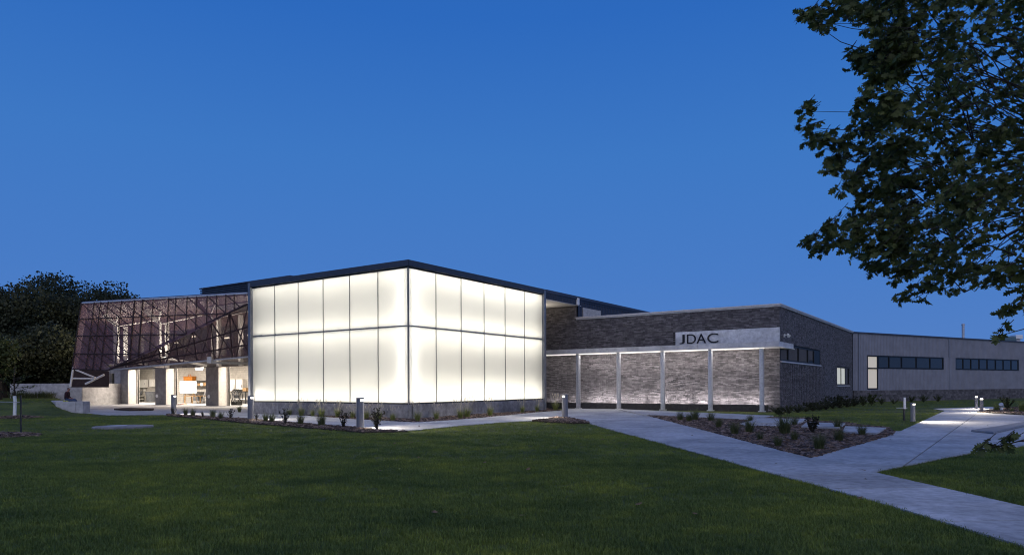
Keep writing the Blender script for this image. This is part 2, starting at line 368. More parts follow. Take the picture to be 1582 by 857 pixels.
def inpoly(poly, x, y):
    r = np.zeros(len(x), bool); n = len(poly)
    for i in range(n):
        (x1, y1), (x2, y2) = poly[i], poly[(i+1) % n]
        c = ((y1 > y) != (y2 > y))
        with np.errstate(divide='ignore', invalid='ignore'): xi = (x2-x1)*(y-y1)/(y2-y1)+x1
        r ^= c & (x < xi)
    return r
def scatter(name, pts, sources, smin, smax, seed=0):
    """Points carrying instances of the sources: uncountable ground cover."""
    me = bpy.data.meshes.new(name); me.from_pydata([tuple(p) for p in pts], [], [])
    o = bpy.data.objects.new(name, me); COL.objects.link(o); o['kind'] = 'stuff'
    cl = bpy.data.collections.new(name+'_source')
    for s in sources: cl.objects.link(s)
    ng = bpy.data.node_groups.new(name, 'GeometryNodeTree')
    ng.interface.new_socket('Geometry', in_out='INPUT', socket_type='NodeSocketGeometry'); ng.interface.new_socket('Geometry', in_out='OUTPUT', socket_type='NodeSocketGeometry')
    N = ng.nodes; L = ng.links
    gi = N.new('NodeGroupInput'); go = N.new('NodeGroupOutput'); io = N.new('GeometryNodeInstanceOnPoints'); ci = N.new('GeometryNodeCollectionInfo')
    ci.inputs[0].default_value = cl; ci.inputs['Separate Children'].default_value = True; ci.inputs['Reset Children'].default_value = True
    io.inputs['Pick Instance'].default_value = True
    rv = N.new('FunctionNodeRandomValue'); rv.data_type = 'FLOAT_VECTOR'; rv.inputs[0].default_value = (-.15, -.15, 0); rv.inputs[1].default_value = (.15, .15, 6.283)
    rs = N.new('FunctionNodeRandomValue'); rs.data_type = 'FLOAT'; rs.inputs[2].default_value = smin; rs.inputs[3].default_value = smax; rs.inputs['Seed'].default_value = 3
    ri = N.new('FunctionNodeRandomValue'); ri.data_type = 'INT'; ri.inputs[4].default_value = 0; ri.inputs[5].default_value = len(sources)-1; ri.inputs['Seed'].default_value = 5
    L.new(gi.outputs[0], io.inputs['Points']); L.new(ci.outputs[0], io.inputs['Instance']); L.new(ri.outputs[2], io.inputs['Instance Index'])
    e2r = N.new('FunctionNodeEulerToRotation'); L.new(rv.outputs[0], e2r.inputs[0]); L.new(e2r.outputs[0], io.inputs['Rotation'])
    L.new(rs.outputs[1], io.inputs['Scale']); L.new(io.outputs[0], go.inputs[0])
    md = o.modifiers.new('scatter', 'NODES'); md.node_group = ng
    return o
def lawn_tuft(nb, rad, hmin, hmax, wd):
    b = MB()
    for _ in range(nb):
        a = random.uniform(0, 6.283); r = rad*math.sqrt(random.random()); x, y = r*math.cos(a), r*math.sin(a)
        h = random.uniform(hmin, hmax); t = random.uniform(0, 6.283); lx, ly = math.cos(t), math.sin(t); w_ = wd*random.uniform(.7, 1.2); ln = h*random.uniform(.2, .9)
        px_, py_ = -ly*w_/2, lx*w_/2
        b.add([(x-px_, y-py_, -.01), (x+px_, y+py_, -.01), (x+lx*ln*.4+px_*.7, y+ly*ln*.4+py_*.7, h*.65), (x+lx*ln*.4-px_*.7, y+ly*ln*.4-py_*.7, h*.65), (x+lx*ln, y+ly*ln, h)], [(0,1,2,3),(3,2,4)])
    return b
def src(name, mb, m):
    me = mb.mesh(name); me.materials.append(m); return bpy.data.objects.new(name, me)
paved = [poly_walk, poly_diag, poly_low, poly_right, poly_far, poly_apron, poly_bedwall, poly_bedfront, poly_tri, poly_mound, poly_bedright]
discC = G(190.5, 656.5, .1)
RINGS = [(G(25, 645.5), 1.15), (G(5, 674), 1.0)]
pts = []
for y0_, y1_, dens in ((4.5, 9, 330), (9, 14, 190), (14, 22, 85), (22, 36, 36), (36, 62, 11)):
    hw = .80*y1_+9; n = int(dens*2*hw*(y1_-y0_))
    x = rng.uniform(-hw, hw, n); y = rng.uniform(y0_, y1_, n); k = np.abs(x) < .80*y+9*rng.random(n)**.5
    for p in paved: k &= ~inpoly(p, x, y)
    for c, r in RINGS: k &= (x-c[0])**2+(y-c[1])**2 > r*r
    k &= (x-discC[0])**2+(y-discC[1])**2 > 1.03**2
    # keep off the buildings
    dx, dy = x-F1.O[0], y-F1.O[1]; pp = dx*ux[0]+dy*ux[1]; qq = dx*vx[0]+dy*vx[1]; k &= ~((pp > -.3) & (qq > -.3))
    dx, dy = x-F2.O[0], y-F2.O[1]; pp = dx*F2.a[0]+dy*F2.a[1]; qq = dx*F2.b[0]+dy*F2.b[1]; k &= ~((pp > -2.3) & (qq > -.9))
    k &= ~((y > 60) & (x < -30))
    x, y = x[k], y[k]
    pts += np.stack([x, y, berm(x, y)], 1).tolist()
scatter('lawn_grass', pts, [src('lawn_tuft', lawn_tuft(22, .085, .022, .06, .0065), M['blade']) for _ in range(4)], .6, 1.1)
def chips(poly, z, dens):
    p = np.array(poly); n = int(dens*np.ptp(p[:, 0])*np.ptp(p[:, 1])); x = rng.uniform(p[:, 0].min(), p[:, 0].max(), n); y = rng.uniform(p[:, 1].min(), p[:, 1].max(), n)
    k = inpoly(poly, x, y); return np.stack([x[k], y[k], np.full(k.sum(), z)], 1).tolist()
cp = chips(poly_tri, .02, 170)+chips(poly_bedwall, .025, 90)+chips(poly_bedfront, .05, 110)+chips(poly_mound, .065, 160)+chips(poly_bedright, .055, 60)
for c, r in RINGS:
    for _ in range(500):
        a = random.uniform(0, 6.283); q = r*math.sqrt(random.random()); x, y = c[0]+q*math.cos(a), c[1]+q*math.sin(a); cp.append((x, y, gz(x, y)+.11*(1-(q/r)**2)))
cs = []
for _ in range(4):
    b = MB(); b.box(FW, -.05, .05, -.018, .018, -.004, .012); b.v = [(x*random.uniform(.7, 1.3), y*random.uniform(.6, 1.5), z+random.uniform(0, .02)) for x, y, z in b.v]
    cs.append(src('bark_chip', b, M['chip']))
scatter('mulch_chips', cp, cs, .6, 1.6)
for i, (c, r) in enumerate(RINGS):
    obj('mulch_ring', MB().lathe([(r, gz(c[0], c[1])-.03), (r*.8, gz(c[0], c[1])+.05), (r*.4, gz(c[0], c[1])+.10), (.05, gz(c[0], c[1])+.11)], (c[0], c[1], 0), 24), M['mulch'], kind='structure', smooth=True)
# a dark planted island out on the apron
ai = P2([(176,633.8),(200,632.2),(238,633.4),(236,634.8),(200,635.4)])
obj('apron_mulch_island', MB().prism(ccw(ai), .0, .14), M['mulch'], kind='structure')

# ================================================================== GLASS PAVILION (glowing corner box)
L1, L2, ZB, ZM, ZT, ZF = 11.75, 11.93, .72, 4.35, 7.10, 7.40
pav = thing('glass_pavilion', 'tall glowing white glass box on a concrete plinth with a dark metal roof edge', 'building', F1(0, 0))
NB = 6
for face in 'LR':
    L = L1 if face == 'L' else L2
    fb = (lambda b, s0, s1, o0, o1, z0, z1: b.box(F1, o0, o1, s0, s1, z0, z1)) if face == 'L' else (lambda b, s0, s1, o0, o1, z0, z1: b.box(F1, s0, s1, o0, o1, z0, z1))
    for i in range(NB):
        s0, s1 = i*L/NB, (i+1)*L/NB
        for z0, z1 in ((ZB, ZM-.035), (ZM+.035, ZT)):
            o = obj('glass_pane', fb(MB(), s0+.018+(.03 if i == 0 else 0), s1-.018, .0, .02, z0+.02, z1-.015), M['glass_pane'], pav)
    for i in range(0 if face == 'L' else 1, NB):
        s = i*L/NB
        if i == 0: obj('corner_mullion', MB().box(F1, -.022, .04, -.022, .04, ZB, ZT), M['bars'], pav)
        else: obj('mullion', fb(MB(), s-.016, s+.016, -.014, .04, ZB, ZT), M['bars'], pav)
    obj('mid_rail', fb(MB(), .045, L, -.018, .045, ZM-.034, ZM+.034), M['bars'], pav)
    obj('head_rail', fb(MB(), .055, L, -.03, .06, ZT-.06, ZT+.01), M['darkmetal'], pav)
    obj('sill_rail', fb(MB(), .055, L, -.05, .05, ZB-.05, ZB+.02), M['darkmetal'], pav)
    k = 5
    for i in range(k):                                            # cast plinth lengths
        s0, s1 = i*L/k, (i+1)*L/k
        c0 = -.06 if (i == 0 and face == 'L') else (.22 if i == 0 else 0)
        obj('plinth_panel', fb(MB(), s0+.008+c0, s1-.008, -.09, .15, -.1, ZB-.055), M['plinth'], pav, bevel=.008)
    # reveals behind
    obj('backing_wall', fb(MB(), .62, L-.02, .62, .68, .05, ZT-.02), M['white'], pav)
    obj('fascia', fb(MB(), -.14 if face == 'L' else -.135, L+.25 if face == 'L' else 12.25, -.14, -.10, ZT+.015, ZF), M['fascia'], pav)
    obj('end_fin', fb(MB(), L+.01, L+.21, -.16, .9, 0, ZF-.06), M['fin'], pav, bevel=.01)
obj('cavity_floor', MB().box(F1, .03, 11.8, .03, 11.6, ZB-.06, ZB-.02).box(F1, .06, 11.8, .06, 11.6, ZM-.03, ZM+.03).box(F1, .03, 11.8, .03, 11.6, ZT+.012, ZT+.05), M['white'], pav)
obj('roof', MB().box(F1, -.09, 12.25, -.09, 12.0, ZT+.06, ZF-.01), M['roof'], pav)
LEDC = (1, .98, .925)
def cav(face, z, up, pw, k=1):
    L = L1 if face == 'L' else L2
    F = (lambda s, o, z: F1(o, s, z)) if face == 'L' else (lambda s, o, z: F1(s, o, z))
    ln = L-.5
    area('cavity_light', F(L/2+.1, .30, z), (0, 0, 1 if up else -1), (F1.b if face == 'L' else F1.a)+(0,), ln, .10, pw, LEDC)
for face in 'LR':
    cav(face, ZT-.03, False, 128); cav(face, ZM+.06, True, 72); cav(face, ZM-.06, False, 100); cav(face, ZB+.02, True, 172)
for z0, z1 in ((ZB, ZM), (ZM, ZT)):                               # upright strips in the corner
    for d, p in ((F1.a, (.25, .14)), (F1.b, (.14, .25))):
        area('cavity_light', F1(p[0], p[1], (z0+z1)/2), d+(0,), (0, 0, 1), z1-z0-.3, .06, 13, LEDC)

# ------------------------------------------------------------------ upper hall behind, same roof line
hall = thing('upper_hall', 'dark blue ribbed metal upper storey running back behind the brick wing roof', 'building', F1(12.3, 0))
def ribs(F, s0, s1, o, z0, z1, pitch=.2, dep=.035, out=-1):
    b = MB(); n = max(1, round((s1-s0)/pitch)); vs = []; fs = []
    for i in range(n):
        a = s0+(s1-s0)*i/n; wd = (s1-s0)/n
        for ds, dd_ in ((0, 0), (.62, 0), (.70, 1), (.92, 1)): vs.append((a+ds*wd, o+out*dd_*dep))
    vs.append((s1, o)); m_ = len(vs)
    V = [F(q, p, z0) for q, p in vs]+[F(q, p, z1) for q, p in vs]
    return b.add(V, [(i, i+1, m_+i+1, m_+i) for i in range(m_-1)])
F1r = lambda s, o, z: F1(s, o, z)
obj('fascia', MB().box(F1, 12.27, 60, -.14, -.08, 7.22, 7.41), M['roof'], hall)
obj('rib_band', ribs(F1r, 12.27, 16.1, -.05, 6.86, 7.22), M['blueblack'], hall)
obj('wall_cladding', ribs(F1r, 16.45, 60, -.02, 4.5, 7.22, .25), M['blueblack'], hall)
obj('soffit', MB().box(F1, 12.3, 17, -.03, 7.0, 6.82, 6.855), M['soffit'], hall)
area('added_entry_uplight', F1(14.4, 3.2, 5.6), (0, 0, 1), F1.b+(0,), 4, .5, 45, (1, .88, .72))  # guessed uplight, its fixture unseen, added to brighten the soffit
obj('fascia_cap', MB().box(F1, 16.13, 16.42, -.16, -.03, 6.84, 7.30), M['white'], hall, bevel=.01)
obj('roof', MB().box(F1, 12.27, 60, -.07, 12, 7.1, 7.40), M['roof'], hall)
wp = [F1.hit_q(x, 488, .0)[0] for x in (899.5, 927)]
obj('clerestory_window', MB().box(F1, wp[0], wp[1], -.07, -.03, 6.02, 6.75), mat('lit_reveal', (.55, .50, .44), .8), hall)
for i, (a_, b_) in enumerate(((33, 34.2), (36, 36.6))):
    o = obj('roof_vent', MB().box(F1, a_, b_, 1, 2.2, 7.39, 7.75+.2*i).box(F1, a_+.2, b_-.2, 1.3, 1.8, 7.75+.2*i, 7.95+.2*i), M['roof']); tag(o, ('low dark vent box on the roof edge above the brick wing', 'taller dark vent stub on the roof edge above the brick wing')[i], 'roof vent')

# ================================================================== BRICK WING
JL, JR, JH = 20.0, 24.78, 6.05
qT = 12.95
bw = thing('brick_wing', 'long low wing of dark rough brick with a metal coping', 'building', F2(0, 0))
obj('wall_core', MB().box(F2, .03, JR-.03, .34, qT-.002, -.1, JH-.05).box(F2, .03, 6, qT, JL, -.1, 6.80), M['mortar'], bw)
def bricks(mapf, s0, s1, z0, z1, holes=(), ln=.295, hh=.0535, crs=.0672, head=False, dark=None):
    b = MB(); n = int((z1-z0)/crs+.01); fs_ = [(0,1,2,3),(0,4,5,1),(1,5,6,2),(2,6,7,3),(3,7,4,0)]
    for c in range(n):
        z = z0+c*crs; s = s0 - ((c % 2)*.5*ln if not head else (c % 2)*.225)
        k = c
        while s < s1:
            w_ = ln if not head else (.295 if k % 2 == 0 else .145)
            a, e_ = max(s, s0), min(s+w_, s1)
            if e_-a > .03 and not any(a < h[1] and e_ > h[0] and z < h[3] and z+hh > h[2] for h in holes):
                pr = .012+abs(random.gauss(0, .008))
                if head and k % 2: pr = .012+max(0, min(1, (4.1-z)/1.5))*max(0, min(1, (15-s)/5))*.038
                elif not head and random.random() < .28: pr += random.uniform(.012, .034)
                b.add([mapf(a, pr, z), mapf(e_, pr, z), mapf(e_, pr, z+hh), mapf(a, pr, z+hh), mapf(a, 0, z), mapf(e_, 0, z), mapf(e_, 0, z+hh), mapf(a, 0, z+hh)], fs_)
            s += w_+.0095; k += 1
    return b
front = lambda s, o, z: F2(.03-o, s, z)
endw = lambda s, o, z: F2(s, .03-o, z)
sgq0, sgq1 = .0, F2.hit_p(1044, 520, 0)[0]
wpx = [F2.hit_q(x, 550, 0)[0] for x in (1206.2, 1218.8, 1234.8, 1249.2, 1258.5, 1267.5)]
wz0, wz1 = 2.88, 3.83
sp = [F2.hit_q(x, 580, 0)[0] for x in (1293.2, 1300, 1306.5, 1312.0)]
sz0, sz1 = 1.46, 2.92
def holed(b, s0, s1, z0, z1, holes):                              # backing sheet split round its openings
    ss = sorted({s0, s1}|{v for h in holes for v in h[:2]})
    for a, c in zip(ss[:-1], ss[1:]):
        zs = [z0]
        for h in holes:
            if h[0] <= a and c <= h[1]: zs += [h[2], h[3]]
        zs.append(z1)
        for k in range(0, len(zs), 2): b.box(F2, a, c, .03, .335, zs[k], zs[k+1])
    return b
HOLES = [(wpx[0], wpx[-1], wz0-.06, wz1+.03), (sp[0], sp[-1], sz0-.06, sz1+.03)]
obj('wall_backing', holed(MB(), .03, JR-.03, -.1, JH-.05, HOLES), M['mortar'], bw)
obj('brick', bricks(front, 0, qT, 0, JH-.10, holes=[(sgq0-.1, sgq1, 3.9, 4.72)]), M['brick'], bw, kind='stuff')
obj('brick', bricks(front, qT+.005, JL, 0, 6.80), M['brick'], bw, kind='stuff')
obj('brick', bricks(endw, 0, JR, 0, JH-.10, holes=[*HOLES], head=True), M['brick'], bw, kind='stuff')
def quoin(z0, z1): pass
obj('coping', MB().box(F2, -.10, .35, -.10, qT+.02, JH-.09, JH).box(F2, .352, JR+.05, -.10, .35, JH-.09, JH), M['coping'], bw, bevel=.008)
obj('coping_trim', MB().box(F2, -.06, -.02, -.06, qT, JH-.17, JH-.095).box(F2, -.018, JR, -.06, -.02, JH-.17, JH-.095), M['canopy'], bw)
obj('roof', MB().box(F2, .3, JR-.2, .3, JL, JH-.5, JH-.2), M['roof'], bw)
def win_row(par, mapb, ps, z0, z1, paneM, dep=.14, fw=.05, name='window', litM=None, lit=()):
    """mapb(mb, s0,s1,o0,o1,z0,z1): frame bars round panes set back in the wall."""
    b = MB(); mapb(b, ps[0], ps[-1], -dep, -dep+.08, z0, z0+fw); mapb(b, ps[0], ps[-1], -dep, -dep+.08, z1-fw, z1)
    for i, s in enumerate(ps):
        a = s-fw/2 if 0 < i < len(ps)-1 else (s if i == 0 else s-fw)
        mapb(b, a, a+fw, -dep-.003, -dep+.085, z0+fw, z1-fw)
    wn = obj(name, b, M['frame'], par)
    for i in range(len(ps)-1):
        obj('pane', mapb(MB(), ps[i]+fw*.4, ps[i+1]-fw*.4, -dep+.02, -dep+.035, z0+fw*.8, z1-fw*.8), litM if i in lit else paneM, wn)
    return wn
mend = lambda b, s0, s1, o0, o1, z0, z1: b.box(F2, s0, s1, -o1, -o0, z0, z1)
wn = win_row(bw, mend, wpx[:5], wz0, wz1, M['glass'], dep=.10, fw=.07)
obj('jamb', MB().box(F2, wpx[4]+.02, wpx[5]-.002, .04, .2, wz0, wz1), M['frame'], wn)
obj('sill', MB().box(F2, wpx[0]-.02, wpx[5]+.1, -.05, .12, wz0-.10, wz0-.02), M['coping'], wn)
wn = win_row(bw, mend, sp, sz0, sz1, M['glass'], dep=.10, fw=.10, litM=M['curtain'], lit=(0, 1))
obj('sill', MB().box(F2, sp[0]-.02, sp[-1]+.1, -.05, .12, sz0-.08, sz0-.005), M['coping'], wn)
# light trough along the foot of the wall
QC0, QC1 = .1, 15.35
posts = [F2.hit_p(x, 590, -1.25)[0] for x in (1177, 1097.5, 1024, 956, 893.4)]
edges = [QC0+.5]+posts+[QC1]
obj('light_trough', MB().box(F2, -.62, -.55, QC0+.4, QC1, -.05, .40).box(F2, -.55, .0, QC0+.4, QC1, -.05, .06), M['mortar'], bw)
led = MB(); nl = 0
for a, c in zip(edges[:-1], edges[1:]):
    ln = c-a; k = 2 if ln > 2 else 1
    for j in range(k):
        s0 = a+.12+j*ln/k; s1 = a-.12+(j+1)*ln/k
        if s1-s0 < .4: continue
        led.box(F2, -.48, -.40, s0, s1, .24, .27)
        dim = .25 if a > posts[-1]-.1 else 1
        area('trough_light', F2(-.42, (s0+s1)/2, .31), (F2.a[0]*.25, F2.a[1]*.25, 1), F2.b+(0,), s1-s0-.25, .05, 22*dim*(s1-s0)*random.uniform(.85, 1.15), (1, .94, .96))
obj('trough_lamp', led, M['led'], bw)
# canopy: sloped fascia, pale soffit, H posts
can = obj('canopy', MB().box(F2, -1.40, -.0, -.25, QC1, 3.70, 3.80).box(F2, .002, 1.9, -.25, .0, 3.70, 3.80), M['roof'], bw)
n = 7; cut = [QC1-(QC1+.307)*i/n for i in range(n+1)]
for i in range(n):
    obj('canopy_fascia', MB().box(F2, -1.5, -1.42, cut[i+1]+.006, cut[i]-.006, 3.60, 3.86), M['canopy'], can, bevel=.006)
obj('canopy_end', MB().box(F2, -1.41, 1.9, -.307, -.255, 3.60, 3.86), M['canopy'], can)
obj('soffit', MB().box(F2, -1.55, -.01, -.36, QC1, 3.555, 3.59).box(F2, -.008, 1.95, -.36, .0, 3.555, 3.59), M['soffit'], can)
for a, c in zip(edges[:-1], edges[1:]):                           # strip under the canopy's front edge, washing down the bricks
    obj('canopy_lamp', MB().box(F2, -1.38, -1.16, a+.12, c-.12, 3.505, 3.545), M['strip'], can)
    area('canopy_light', F2(-1.27, (a+c)/2, 3.495), (F2.a[0]*.62, F2.a[1]*.62, -1), F2.b+(0,), c-a-.35, .06, (6 if a > posts[-1]-.1 else 19)*(c-a), (1, .94, .95))
for q in posts:
    b = MB(); b.box(F2, -1.36, -1.345, q-.10, q+.10, 0.07, 3.55).box(F2, -1.16, -1.145, q-.10, q+.10, .07, 3.55).box(F2, -1.344, -1.161, q-.008, q+.008, .07, 3.55)
    po = obj('post', b, M['steel'], can)
    obj('base_plate', MB().box(F2, -1.42, -1.08, q-.17, q+.17, .04, .085), M['steel'], can)
# sign over the canopy
sg = thing('sign', 'pale metal name sign reading JDAC on the dark brick wall above the canopy', 'sign', F2(0, 2, 3.88))
obj('board', MB().box(F2, -.06, .02, -.01, sgq1, 3.89, 4.73), M['sign'], sg, bevel=.01)
qa, qb = F2.hit_p(1049.6, 522, -.06)[0], F2.hit_p(1110, 522, -.06)[0]
cx_ = qa
slot = {'J': (85, 122), 'D': (137, 197), 'A': (201, 263), 'C': (271, 342)}; kx = (qa-qb)/257
for ch in 'JDAC':
    cu = bpy.data.curves.new('letter', 'FONT'); cu.body = ch; cu.size = 1; cu.extrude = .02; cu.offset = 0
    to = bpy.data.objects.new('tmp', cu); COL.objects.link(to); dg = bpy.context.evaluated_depsgraph_get()
    me = bpy.data.meshes.new_from_object(to.evaluated_get(dg)); bpy.data.objects.remove(to)
    vs = np.array([v.co[:] for v in me.vertices]); mn, mxv = vs.min(0), vs.max(0)
    wch = (slot[ch][1]-slot[ch][0])*kx; hch = .56; cx_ = qa-(slot[ch][0]-85)*kx
    for v in me.vertices:
        sx_ = (v.co.x-mn[0])/(mxv[0]-mn[0])*wch; sz_ = (v.co.y-mn[1])/(mxv[1]-mn[1])*hch
        v.co = Vector(F2(-.062-(v.co.z+.02), cx_-sx_, 4.0+sz_)) - woff(sg)
    me.materials.clear(); me.materials.append(M['letter'])
    o = bpy.data.objects.new('letter', me); COL.objects.link(o); o.parent = sg
# floodlight/camera on the corner
cp_ = F2.hit_q(1211, 520, 0)[0]
sl = thing('security_light', 'small white security light on the brick corner above the canopy end', 'light', F2(cp_, 0, 4.2))
obj('bracket', MB().box(F2, cp_-.06, cp_+.06, -.07, .0, 4.22, 4.40).tube([F2(cp_, -.06, 4.33), F2(cp_, -.22, 4.35)], .025, 8), M['white'], sl)
obj('lamp_head', MB().tube([F2(cp_+.03, -.2, 4.39), F2(cp_-.12, -.30, 4.26)], [.05, .10], 12), M['white'], sl)

# ================================================================== GREY METAL WING
gw = thing('metal_wing', 'long grey ribbed metal building with ribbon windows beyond the brick wing', 'building', F3(0, 0))
ZW = 6.02
def w3(px): return F3.hit_q(px, 560, 0)[0]
a1 = [w3(x) for x in (1339.2, 1356, 1373.5, 1392.9, 1415.7, 1436.9, 1457.5)]
a2 = [w3(x) for x in (1475.8, 1487.9, 1500, 1512.8, 1525.2, 1538, 1550, 1562.2, 1573.5)]
tz0, bz0, bz1 = 1.08, 2.90, 4.06
W3 = lambda s, o, z: F3(s, o, z)
EXT = 75
for s0, s1, z0, z1 in ((0, EXT, bz1, ZW-.12), (0, a1[0], 1.0, bz1), (a1[0], a1[1], 1.0, tz0), (a1[1], a1[-1], 1.0, bz0), (a1[-1], a2[0], 1.0, bz1), (a2[0], a2[-1], 1.0, bz0), (a2[-1], EXT, 1.0, bz1)):
    obj('cladding', ribs(W3, s0, s1, 0, z0, z1, .22, .04, 1), M['grey_rib'], gw)
b = MB()
for c in range(5):
    s = -.2*(c % 2)
    while s < EXT:
        b.box(F3, max(0, s), s+.39, -.05, .08+random.uniform(0, .006), c*.2, c*.2+.19); s += .40
obj('base_block', b, M['basebrick'], gw, kind='stuff')
obj('core', MB().box(F3, 0, EXT, -10, -.42, -.1, ZW-.15), M['frame'], gw)
obj('roof_edge', MB().box(F3, -.1, EXT, -10, .10, ZW-.12, ZW), M['roof'], gw)
m3 = lambda b, s0, s1, o0, o1, z0, z1: b.box(F3, s0, s1, o0, o1, z0, z1)
for s_ in (w3(1326), a1[-1]+.9, a2[-1]+4, a2[-1]+12):
    obj('panel_joint', MB().box(F3, s_, s_+.05, .0, .047, 1.0, ZW-.13), M['fin'], gw)
win_row(gw, m3, a1[1:], bz0, bz1, M['glass'], dep=.05, fw=.12)
wn = win_row(gw, m3, a1[:2], tz0, bz1, M['glass'], dep=.05, fw=.12, litM=M['interior'], lit=(0,))
obj('transom', MB().box(F3, a1[0], a1[1], -.04, .05, 2.86, 2.98), M['frame'], wn)
win_row(gw, m3, a2, bz0, bz1, M['glass'], dep=.05, fw=.12)
fx = at(1488, 520, 72)
fl = thing('flue_pipe', 'thin shiny metal flue pipe rising from the grey building roof', 'flue', (fx[0], fx[1], ZW-.3))
obj('pipe', MB().tube([(fx[0], fx[1], 5.5), (fx[0], fx[1], at(1488, 502, 72)[2])], .13, 12), M['steel'], fl)
obj('cap', MB().lathe([(.16, 0), (.16, .12), (.02, .2)], (fx[0], fx[1], at(1488, 502, 72)[2]-.02), 12), M['steel'], fl)
ru = at(1562, 522, 79); rv_ = at(1575, 522, 79)
o = thing('rooftop_unit', 'teal rooftop air unit with a white hood on the grey roof', 'air unit', (ru[0], ru[1], 5.7))
obj('housing', MB().prism([(ru[0]-.7, ru[1]), (ru[0]+.7, ru[1]), (ru[0]+.7, ru[1]+1.2), (ru[0]-.7, ru[1]+1.2)], 5.5, ru[2]+.2), M['teal'], o, bevel=.15)
obj('hood', MB().prism([(rv_[0]-.4, ru[1]), (rv_[0]+.4, ru[1]), (rv_[0]+.4, ru[1]+1), (rv_[0]-.4, ru[1]+1)], ru[2]-.1, ru[2]+.36), M['white'], o, bevel=.04)
obj('hood_stand', MB().prism([(rv_[0]-.2, ru[1]+.2), (rv_[0]+.25, ru[1]+.2), (rv_[0]+.25, ru[1]+.6), (rv_[0]-.2, ru[1]+.6)], 5.5, ru[2]-.1), M['steel'], o)

# ================================================================== WORKSHOP WITH OPEN BAYS
PB = 8.0; ZFL = .06; ZL = 3.12
ws = thing('workshop', 'low concrete workshop with three lit open bays under the screen', 'building', F1(PB, 28))
qp = lambda x, p=PB: F1.hit_p(x, 600, p)[0]
bays = [(qp(239.6), qp(197.5)), (qp(318), qp(256)), (qp(386)-2.5, qp(337))]    # right jamb q, left jamb q
qend = qp(186)
DEEP = 14.2; QL = 52.0
prs = [(bays[0][1], qend), (bays[1][1], bays[0][0]), (bays[2][1], bays[1][0])]
for q0, q1 in prs:
    obj('pier', MB().box(F1, PB, PB+.75, q0, q1, -.1, ZL), M['pier'], ws, bevel=.012)
    obj('door_track', MB().box(F1, PB+.76, PB+.95, q0-.14, q0+.1, ZFL, ZL+.3), M['blocklit'], ws)
    obj('reveal_lit_tone', MB().box(F1, PB+.03, PB+.75, q0-.025, q0-.002, ZFL, ZL-.01), M['blocklit'], ws)  # paler sheet on the pier's side: the light falling there is put into its colour
    obj('track_edge', MB().box(F1, PB+.80, PB+.9, q0-.19, q0-.145, ZFL, ZL+.3), M['frame'], ws)
# block wall above, laid in courses
b = MB()
for c in range(4):
    q = bays[2][0] - .2*(c % 2)
    while q < qend:
        b.box(F1, PB-random.uniform(0, .006), PB+.3, q, min(q+.39, qend), ZL+.01+c*.2, ZL+.2+c*.2); q += .40
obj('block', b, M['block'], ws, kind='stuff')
obj('upper_wall', MB().box(F1, PB+.05, PB+.2, bays[2][0]-6, qend, 6.3, 7.3), M['deck'], ws)
# upper glazing
for i in range(9):
    q0 = bays[2][0]-1+i*(qend-bays[2][0]+1)/9; q1 = q0+(qend-bays[2][0]+1)/9
    f = MB().box(F1, PB+.1, PB+.2, q0, q0+.06, ZL+.85, 6.3).box(F1, PB+.1, PB+.2, q0+.06, q1, ZL+.82, ZL+.9).box(F1, PB+.1, PB+.2, q0+.06, q1, 6.24, 6.3).box(F1, PB+.1, PB+.2, q0+.06, q1, 5.1, 5.15)
    wn = obj('upper_window', f, M['frame'], ws)
    obj('pane', MB().box(F1, PB+.14, PB+.155, q0+.06, q1, ZL+.9, 6.24), M['glass'], wn)
obj('back_wall', MB().box(F1, DEEP+.02, DEEP+.25, bays[2][0]-3, QL, 0, 7.3), M['mortar'], ws)
b = MB()
for c in range(17):
    q = bays[2][0]-3 - .2*(c % 2)
    while q < QL-.4:
        b.box(F1, DEEP-.0-random.uniform(0, .004), DEEP+.02, q+.004, q+.396, ZFL+c*.2+.004, ZFL+c*.2+.196); q += .40
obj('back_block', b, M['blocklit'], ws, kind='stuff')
obj('side_wall', MB().box(F1, PB+.52, DEEP, QL-.3, QL, 0, 3.6), M['blocklit'], ws)
obj('partition', MB().box(F1, PB+.76, DEEP, bays[2][0]-3.2, bays[2][0]-3, 0, 7.3), M['blocklit'], ws)
obj('floor_slab', MB().box(F1, PB-.3, DEEP, bays[2][0]-3, QL-.3, -.1, ZFL), M['path'], ws)
obj('ceiling', MB().box(F1, PB+.31, DEEP, bays[2][0]-3, QL-.3, ZL+.55, ZL+.65), M['soffit'], ws)
rp = [F1(*c)[:2] for c in ((-.95, 29.2), (2.6, 15.9), (2.9, 12.1), (DEEP, 12.1), (DEEP, QL-1), (PB, QL-3.5))]
obj('roof', MB().prism(ccw(rp), 7.40, 7.50), M['roof'], ws)
obj('deck', MB().prism(ccw(rp), 7.36, 7.395), M['deck'], ws)
b = MB(); pz = -.6
while pz < PB-.2:
    lo = max(12.2, 29.2-(pz+.95)/3.55*13.3); hi = 29.0+(pz+.95)/(PB+.95)*(QL-3.6-29.0)
    b.box(F1, pz, pz+.17, lo+.1, hi-.1, 7.27, 7.358); pz += .31
obj('deck_rib', b, M['deck'], ws, kind='stuff')
for q0, q1 in bays+[(bays[0][1]+.8, QL-1)]:
    area('bay_light', F1(9.7, (q0+q1)/2, ZL+.48), (0, 0, -1), F1.b+(0,), q1-q0-.6, 1.4, 680, (1, .88, .74))
